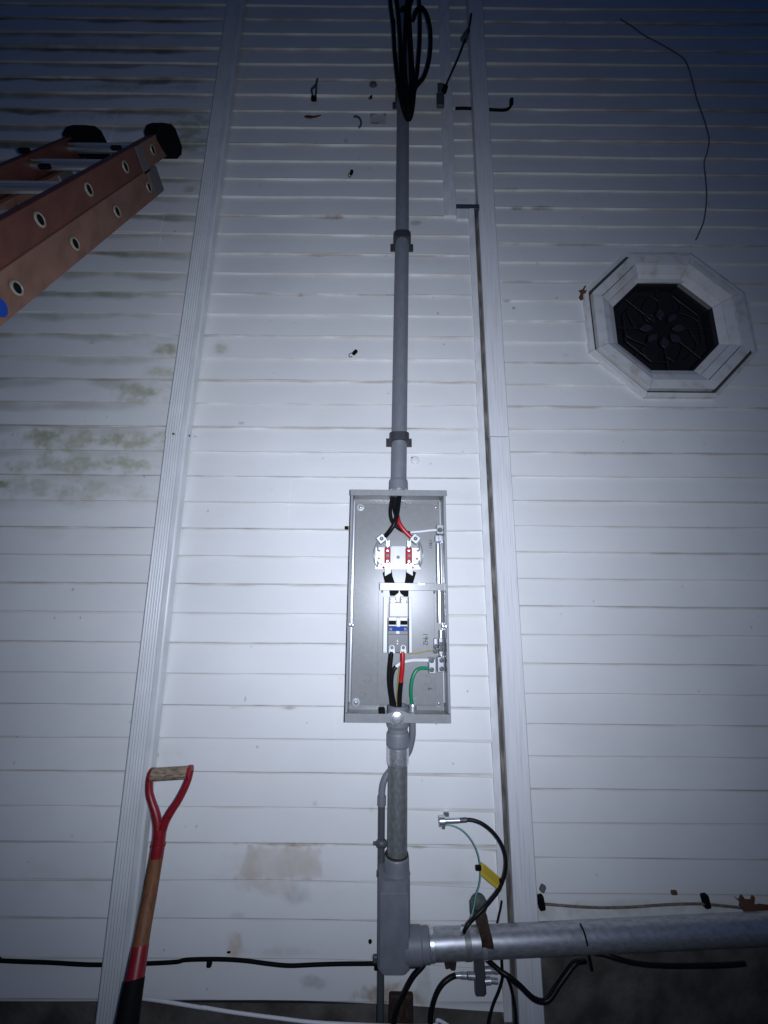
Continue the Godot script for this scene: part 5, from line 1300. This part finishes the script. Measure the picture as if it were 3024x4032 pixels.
func wall_bits() -> void:
	# clips and hooks left on the siding
	var clip := func(at: Vector3, turn: float, size: float, label: String) -> void:
		var o := thing("cable_clip", label, "cable clip", at, "old cable clips left on the siding")
		var b := Basis(Vector3.BACK, turn)
		build(S().box(at + b * Vector3(0, size * 0.1, 0.006), Vector3(size * 0.55, size, 0.012), 0.003, b), "clip_body", M.rubber, o)
		build(S().tube(smooth([at + b * Vector3(-size * 0.2, -size * 0.3, 0.01), at + b * Vector3(-size * 0.42, -size * 0.8, 0.008), at + b * Vector3(-size * 0.1, -size * 1.1, 0.006), at + b * Vector3(size * 0.15, -size * 0.7, 0.006)], 4), 0.0018, 6), "clip_hook", M.steel_grey, o)
	clip.call(Vector3(-0.1634, 4.1618, 0), -0.25, 0.024, "small black cable clip high on the siding, left of the riser's middle strap")
	clip.call(Vector3(-0.1268, 3.241, 0), -0.7, 0.025, "small black cable clip tilted to the right, left of the riser's lower strap")
	clip.call(Vector3(-0.0808, 4.6175, 0), -0.5, 0.014, "tiny black cable clip beside the square stain at the top left of the riser")
	var sc := thing("black_fitting", "short black and brass plug sticking out left of the meter box", "plug", Vector3(-0.1341, 2.5149, 0.005))
	build(S().tube([Vector3(-0.1439, 2.5136, 0.012), Vector3(-0.1382, 2.5136, 0.012), Vector3(-0.1312, 2.5137, 0.012)], 0.0068, 10), "plug_end", M.rubber, sc)
	build(S().tube([Vector3(-0.1325, 2.5137, 0.012), Vector3(-0.1287, 2.5137, 0.012), Vector3(-0.1236, 2.5138, 0.012)], 0.0058, 10), "plug_collar", M.yellow_wire, sc)
	var loop := thing("strap_loop", "dark strap loop hanging from a siding lap, upper left of the cable bundle", "strap", Vector3(-0.3549, 4.6534, 0.01))
	build(S().tube(smooth([Vector3(-0.3435, 4.7313, 0.006), Vector3(-0.3483, 4.6952, 0.008), Vector3(-0.3593, 4.671, 0.01), Vector3(-0.3678, 4.6529, 0.012), Vector3(-0.3631, 4.6267, 0.012), Vector3(-0.3562, 4.6039, 0.01)], 5), 0.005, 8), "strap_side", M.plastic_dark, loop)
	build(S().tube(smooth([Vector3(-0.3456, 4.716, 0.008), Vector3(-0.346, 4.6712, 0.01), Vector3(-0.3454, 4.6269, 0.012), Vector3(-0.3515, 4.5981, 0.01)], 5), 0.005, 8), "strap_side", M.plastic_dark, loop)
	build(S().box(Vector3(-0.3548, 4.6042, 0.008), Vector3(0.026, 0.026, 0.014), 0.005), "strap_pad", M.rubber, loop)
	tag(wire(self, "wire_hook", M.plastic_dark, [Vector3(-0.1588, 4.4992, 0.004), Vector3(-0.1451, 4.4901, 0.01), Vector3(-0.1316, 4.4748, 0.012), Vector3(-0.1246, 4.4524, 0.012), Vector3(-0.1277, 4.433, 0.01), Vector3(-0.1365, 4.4277, 0.006)], 0.0046), "curled dark wire hook on the siding left of the square stain", "hook")
	var dl := PackedVector2Array()
	var lp: Vector3 = Vector3(-0.3575, 4.4957, 0.004)
	for q in [Vector3(-0.3967, 4.4924, 0.004), Vector3(-0.3796, 4.5, 0.004), Vector3(-0.3531, 4.4946, 0.004), Vector3(-0.3163, 4.503, 0.004), Vector3(-0.3355, 4.4914, 0.004), Vector3(-0.3656, 4.4831, 0.004), Vector3(-0.3832, 4.4852, 0.004)]:
		dl.append(Vector2(q.x - lp.x, q.y - lp.y))
	tag(build(S().prism(dl, lp, Vector3.RIGHT, Vector3.UP, Vector3(0, 0.001, 0.004)), "dry_leaf", M.leaf), "narrow dry leaf stuck flat on the upper siding left of the wire hook", "leaf")
	tag(build(S().lathe([Vector2(0.0, 0.006), Vector2(0.010, 0.005), Vector2(0.017, 0.002), Vector2(0.019, -0.003)], Vector3(-0.0715, 4.7119, 0), Vector3.BACK, 14), "nail_plug", M.nest), "round grey plug in the siding above the square stain", "plug")
	tag(build(S().lathe([Vector2(0.0, 0.004), Vector2(0.010, 0.0035), Vector2(0.016, 0.0015), Vector2(0.017, -0.003)], Vector3(0.1184, 2.7847, 0), Vector3.BACK, 16), "screw_cap", M.white_trim), "white round screw cap on the siding just right of the lower strap", "cap")
	tag(build(S().box(Vector3(0.1062, 2.7928, 0.003), Vector3(0.005, 0.005, 0.004), 0.001), "bent_nail", M.rubber), "dark nail head beside the white screw cap", "nail")
	var metal := S()
	metal.box(Vector3(0.209, 1.5839, 0.006), Vector3(0.018, 0.014, 0.010), 0.002)
	tag(build(metal, "metal_clip", M.bright), "tiny silver clip on the siding just above the loose coaxial connector", "clip")
	tag(build(S().lathe([Vector2(0.0, 0.004), Vector2(0.004, 0.003), Vector2(0.006, -0.002)], Vector3(-0.0304, 1.2374, 0.002), Vector3.BACK, 10), "bent_nail", M.rubber), "dark nail head on the siding left of the grey elbow", "nail")
	tag(build(S().block(Vector3(-0.4646, 1.2081, -0.004), Vector3(-0.4537, 1.2044, 0.002), 0.001), "siding_hole", M.rubber), "small square dark hole at the lower left of the brown stain", "hole")

	# bracket and guy wire by the corner post, bolt through the trim board
	var br := thing("wall_bracket", "small grey insulator bracket on the corner post right of the cable bundle", "bracket", Vector3(0.2547, 4.6042, 0.02))
	build(S().block(Vector3(0.2406, 4.6999, 0.004), Vector3(0.2708, 4.564, 0.016), 0.003), "bracket_plate", M.lichen, br)
	build(S().block(Vector3(0.2324, 4.614, 0.016), Vector3(0.2676, 4.5314, 0.032), 0.004), "bracket_block", M.steel_grey, br)
	build(S().block(Vector3(0.2432, 4.6351, 0.0165), Vector3(0.2634, 4.6112, 0.0175), 0.0004), "bracket_face", M.white_plastic, br)
	build(S().tube([Vector3(0.2672, 4.6169, 0.03), Vector3(0.2712, 4.6283, 0.034), Vector3(0.2752, 4.6398, 0.038)], 0.012, 10), "wire_grip", M.rubber, br)
	tag(wire(self, "guy_wire", M.rubber, [Vector3(0.2721, 4.6344, 0.036), Vector3(0.2939, 4.6878, 0.045), Vector3(0.32, 4.741, 0.06), Vector3(0.3451, 4.7937, 0.08), Vector3(0.3643, 4.838, 0.1), Vector3(0.3772, 4.8665, 0.12), Vector3(0.3854, 4.9163, 0.14)], 0.0042), "dark guy wire slanting up from the insulator bracket", "wire")
	tag(build(S().tube([Vector3(0.3571, 4.8363, 0.095), Vector3(0.3658, 4.8514, 0.1), Vector3(0.3768, 4.8696, 0.11)], 0.016, 10, 0.010), "wire_insulator", M.steel_grey), "dark insulator sleeve on the guy wire near the top", "insulator")
	var bolt := thing("hooked_bolt", "black hooked bolt rod passing level behind the trim board near the top", "bolt", Vector3(0.4792, 4.638, -0.05))
	build(S().tube(smooth([Vector3(0.3366, 4.6314, -0.044), Vector3(0.3824, 4.6421, -0.05), Vector3(0.458, 4.6471, -0.055), Vector3(0.524, 4.631, -0.048), Vector3(0.5721, 4.6175, -0.04), Vector3(0.5907, 4.6174, -0.036), Vector3(0.6043, 4.6297, -0.032), Vector3(0.6091, 4.6567, -0.028)], 5), 0.0062, 10), "bolt_rod", M.rubber, bolt)
	build(S().tube([Vector3(0.6074, 4.6381, -0.028), Vector3(0.6087, 4.6493, -0.028), Vector3(0.6092, 4.664, -0.027)], 0.0098, 10), "bolt_tip", M.rubber, bolt)

	# right-hand wall
	tag(wire(self, "hanging_wall_cable", M.slack_cable, [Vector3(1.2096, 5.2306, -0.03), Vector3(1.2636, 5.1814, -0.03), Vector3(1.3156, 5.1204, -0.03), Vector3(1.3852, 5.0644, -0.03), Vector3(1.4588, 5.0011, -0.03), Vector3(1.508, 4.9384, -0.03), Vector3(1.5222, 4.822, -0.03), Vector3(1.5269, 4.6858, -0.03), Vector3(1.5389, 4.5826, -0.03), Vector3(1.5462, 4.4888, -0.03), Vector3(1.5447, 4.4178, -0.03), Vector3(1.5286, 4.3547, -0.035), Vector3(1.5049, 4.2922, -0.035), Vector3(1.4967, 4.1971, -0.035), Vector3(1.4861, 4.1039, -0.035), Vector3(1.4692, 4.0254, -0.035), Vector3(1.4484, 3.9547, -0.035), Vector3(1.4127, 3.8858, -0.03), Vector3(1.3905, 3.8461, -0.028)], 0.0026), "dark cable dangling down the right siding above the octagonal window", "cable")
	var nest := thing("dry_leaf_scrap", "brown dry leaf caught at the left corner of the octagonal window", "leaf", Vector3(0.8563, 3.5699, -0.03))
	var lw := func(poly: Array, z: float, part: String, parent: Node, tilt: Vector3) -> void:
		var q := PackedVector2Array()
		for p in poly:
			q.append(Vector2(p.x - poly[0].x, p.y - poly[0].y))
		build(S().prism(q, Vector3(poly[0].x, poly[0].y, z), Vector3.RIGHT, (Vector3.UP + tilt).normalized(), Vector3(0, 0, 0.002)), part, M.leaf, parent)
	lw.call([Vector3(0.8395, 3.578, -0.03), Vector3(0.8547, 3.582, -0.03), Vector3(0.8675, 3.6001, -0.03), Vector3(0.8722, 3.5975, -0.03), Vector3(0.8627, 3.5795, -0.03), Vector3(0.8747, 3.5784, -0.03), Vector3(0.8691, 3.5656, -0.03), Vector3(0.8584, 3.5629, -0.03), Vector3(0.8588, 3.5382, -0.03), Vector3(0.8485, 3.5337, -0.03), Vector3(0.8399, 3.5475, -0.03), Vector3(0.8482, 3.5654, -0.03)], -0.03, "leaf_blade", nest, Vector3(0, 0, 0.2))
	tag(wire(self, "vine_twig", M.twig, [Vector3(0.5175, 1.3155, -0.035), Vector3(0.5528, 1.3165, -0.03), Vector3(0.6112, 1.3141, -0.028), Vector3(0.6804, 1.3117, -0.028), Vector3(0.7498, 1.3122, -0.028), Vector3(0.8095, 1.3147, -0.028), Vector3(0.8796, 1.3195, -0.028), Vector3(0.9495, 1.3229, -0.028), Vector3(1.0191, 1.3239, -0.028), Vector3(1.0619, 1.3221, -0.026), Vector3(1.1093, 1.3196, -0.024), Vector3(1.1402, 1.3191, -0.02)], 0.0036), "brown vine twig lying along the last board above the level pipe", "twig")
	for q in [[Vector3(0.5096, 1.3229, -0.03), 0.04, "black clip at the left end of the vine twig against the trim board"], [Vector3(1.0328, 1.3311, -0.03), 0.038, "black clip over the vine twig left of the curled brown leaf"]]:
		build(S().box(q[0], Vector3(0.02, q[1], 0.018), 0.006, Basis(Vector3.BACK, 0.15)), "vine_clip", M.rubber)
		tag(get_child(get_child_count() - 1), q[2], "clip", "clips on the vine twig")
	tag(build(S().box(Vector3(0.9417, 1.3466, -0.04), Vector3(0.018, 0.012, 0.008), 0.003), "snail_shell", M.leaf), "tiny dark brown speck of bark on the siding above the vine twig", "bark")
	tag(build(S().box(Vector3(0.5209, 1.3549, -0.04), Vector3(0.016, 0.02, 0.012), 0.004, Basis(Vector3.BACK, -0.5)), "nail_tab", M.nest), "small grey tab on the siding beside the foot of the trim board", "tab")
	var leaf := thing("curled_leaf", "curled brown leaf clump resting on the level pipe at the right edge", "leaf", Vector3(1.1147, 1.3449, 0.03))
	lw.call([Vector3(1.0776, 1.3829, 0.03), Vector3(1.0915, 1.3749, 0.03), Vector3(1.1032, 1.3868, 0.03), Vector3(1.1085, 1.3763, 0.03), Vector3(1.1274, 1.3748, 0.03), Vector3(1.1365, 1.3854, 0.03), Vector3(1.1414, 1.3806, 0.03), Vector3(1.1328, 1.3651, 0.03), Vector3(1.1362, 1.3531, 0.03), Vector3(1.1274, 1.3362, 0.03), Vector3(1.114, 1.3409, 0.03), Vector3(1.099, 1.3368, 0.03), Vector3(1.0955, 1.3488, 0.03), Vector3(1.1009, 1.3576, 0.03), Vector3(1.087, 1.36, 0.03), Vector3(1.0927, 1.3705, 0.03)], 0.03, "leaf_blade", leaf, Vector3(0, 0, -0.3))
	lw.call([Vector3(1.093, 1.3792, 0.04), Vector3(1.1113, 1.3754, 0.04), Vector3(1.1241, 1.3675, 0.04), Vector3(1.1353, 1.3516, 0.04), Vector3(1.1189, 1.3396, 0.04), Vector3(1.1007, 1.3434, 0.04), Vector3(1.0935, 1.3553, 0.04)], 0.04, "leaf_blade", leaf, Vector3(0, 0, 0.4))
	lw.call([Vector3(1.1422, 1.354, 0.02), Vector3(1.1596, 1.3569, 0.02), Vector3(1.1874, 1.3543, 0.02), Vector3(1.2153, 1.3472, 0.02), Vector3(1.2021, 1.329, 0.02), Vector3(1.173, 1.3268, 0.02), Vector3(1.1449, 1.3298, 0.02)], 0.02, "leaf_blade", leaf, Vector3(0, 0, 0.1))
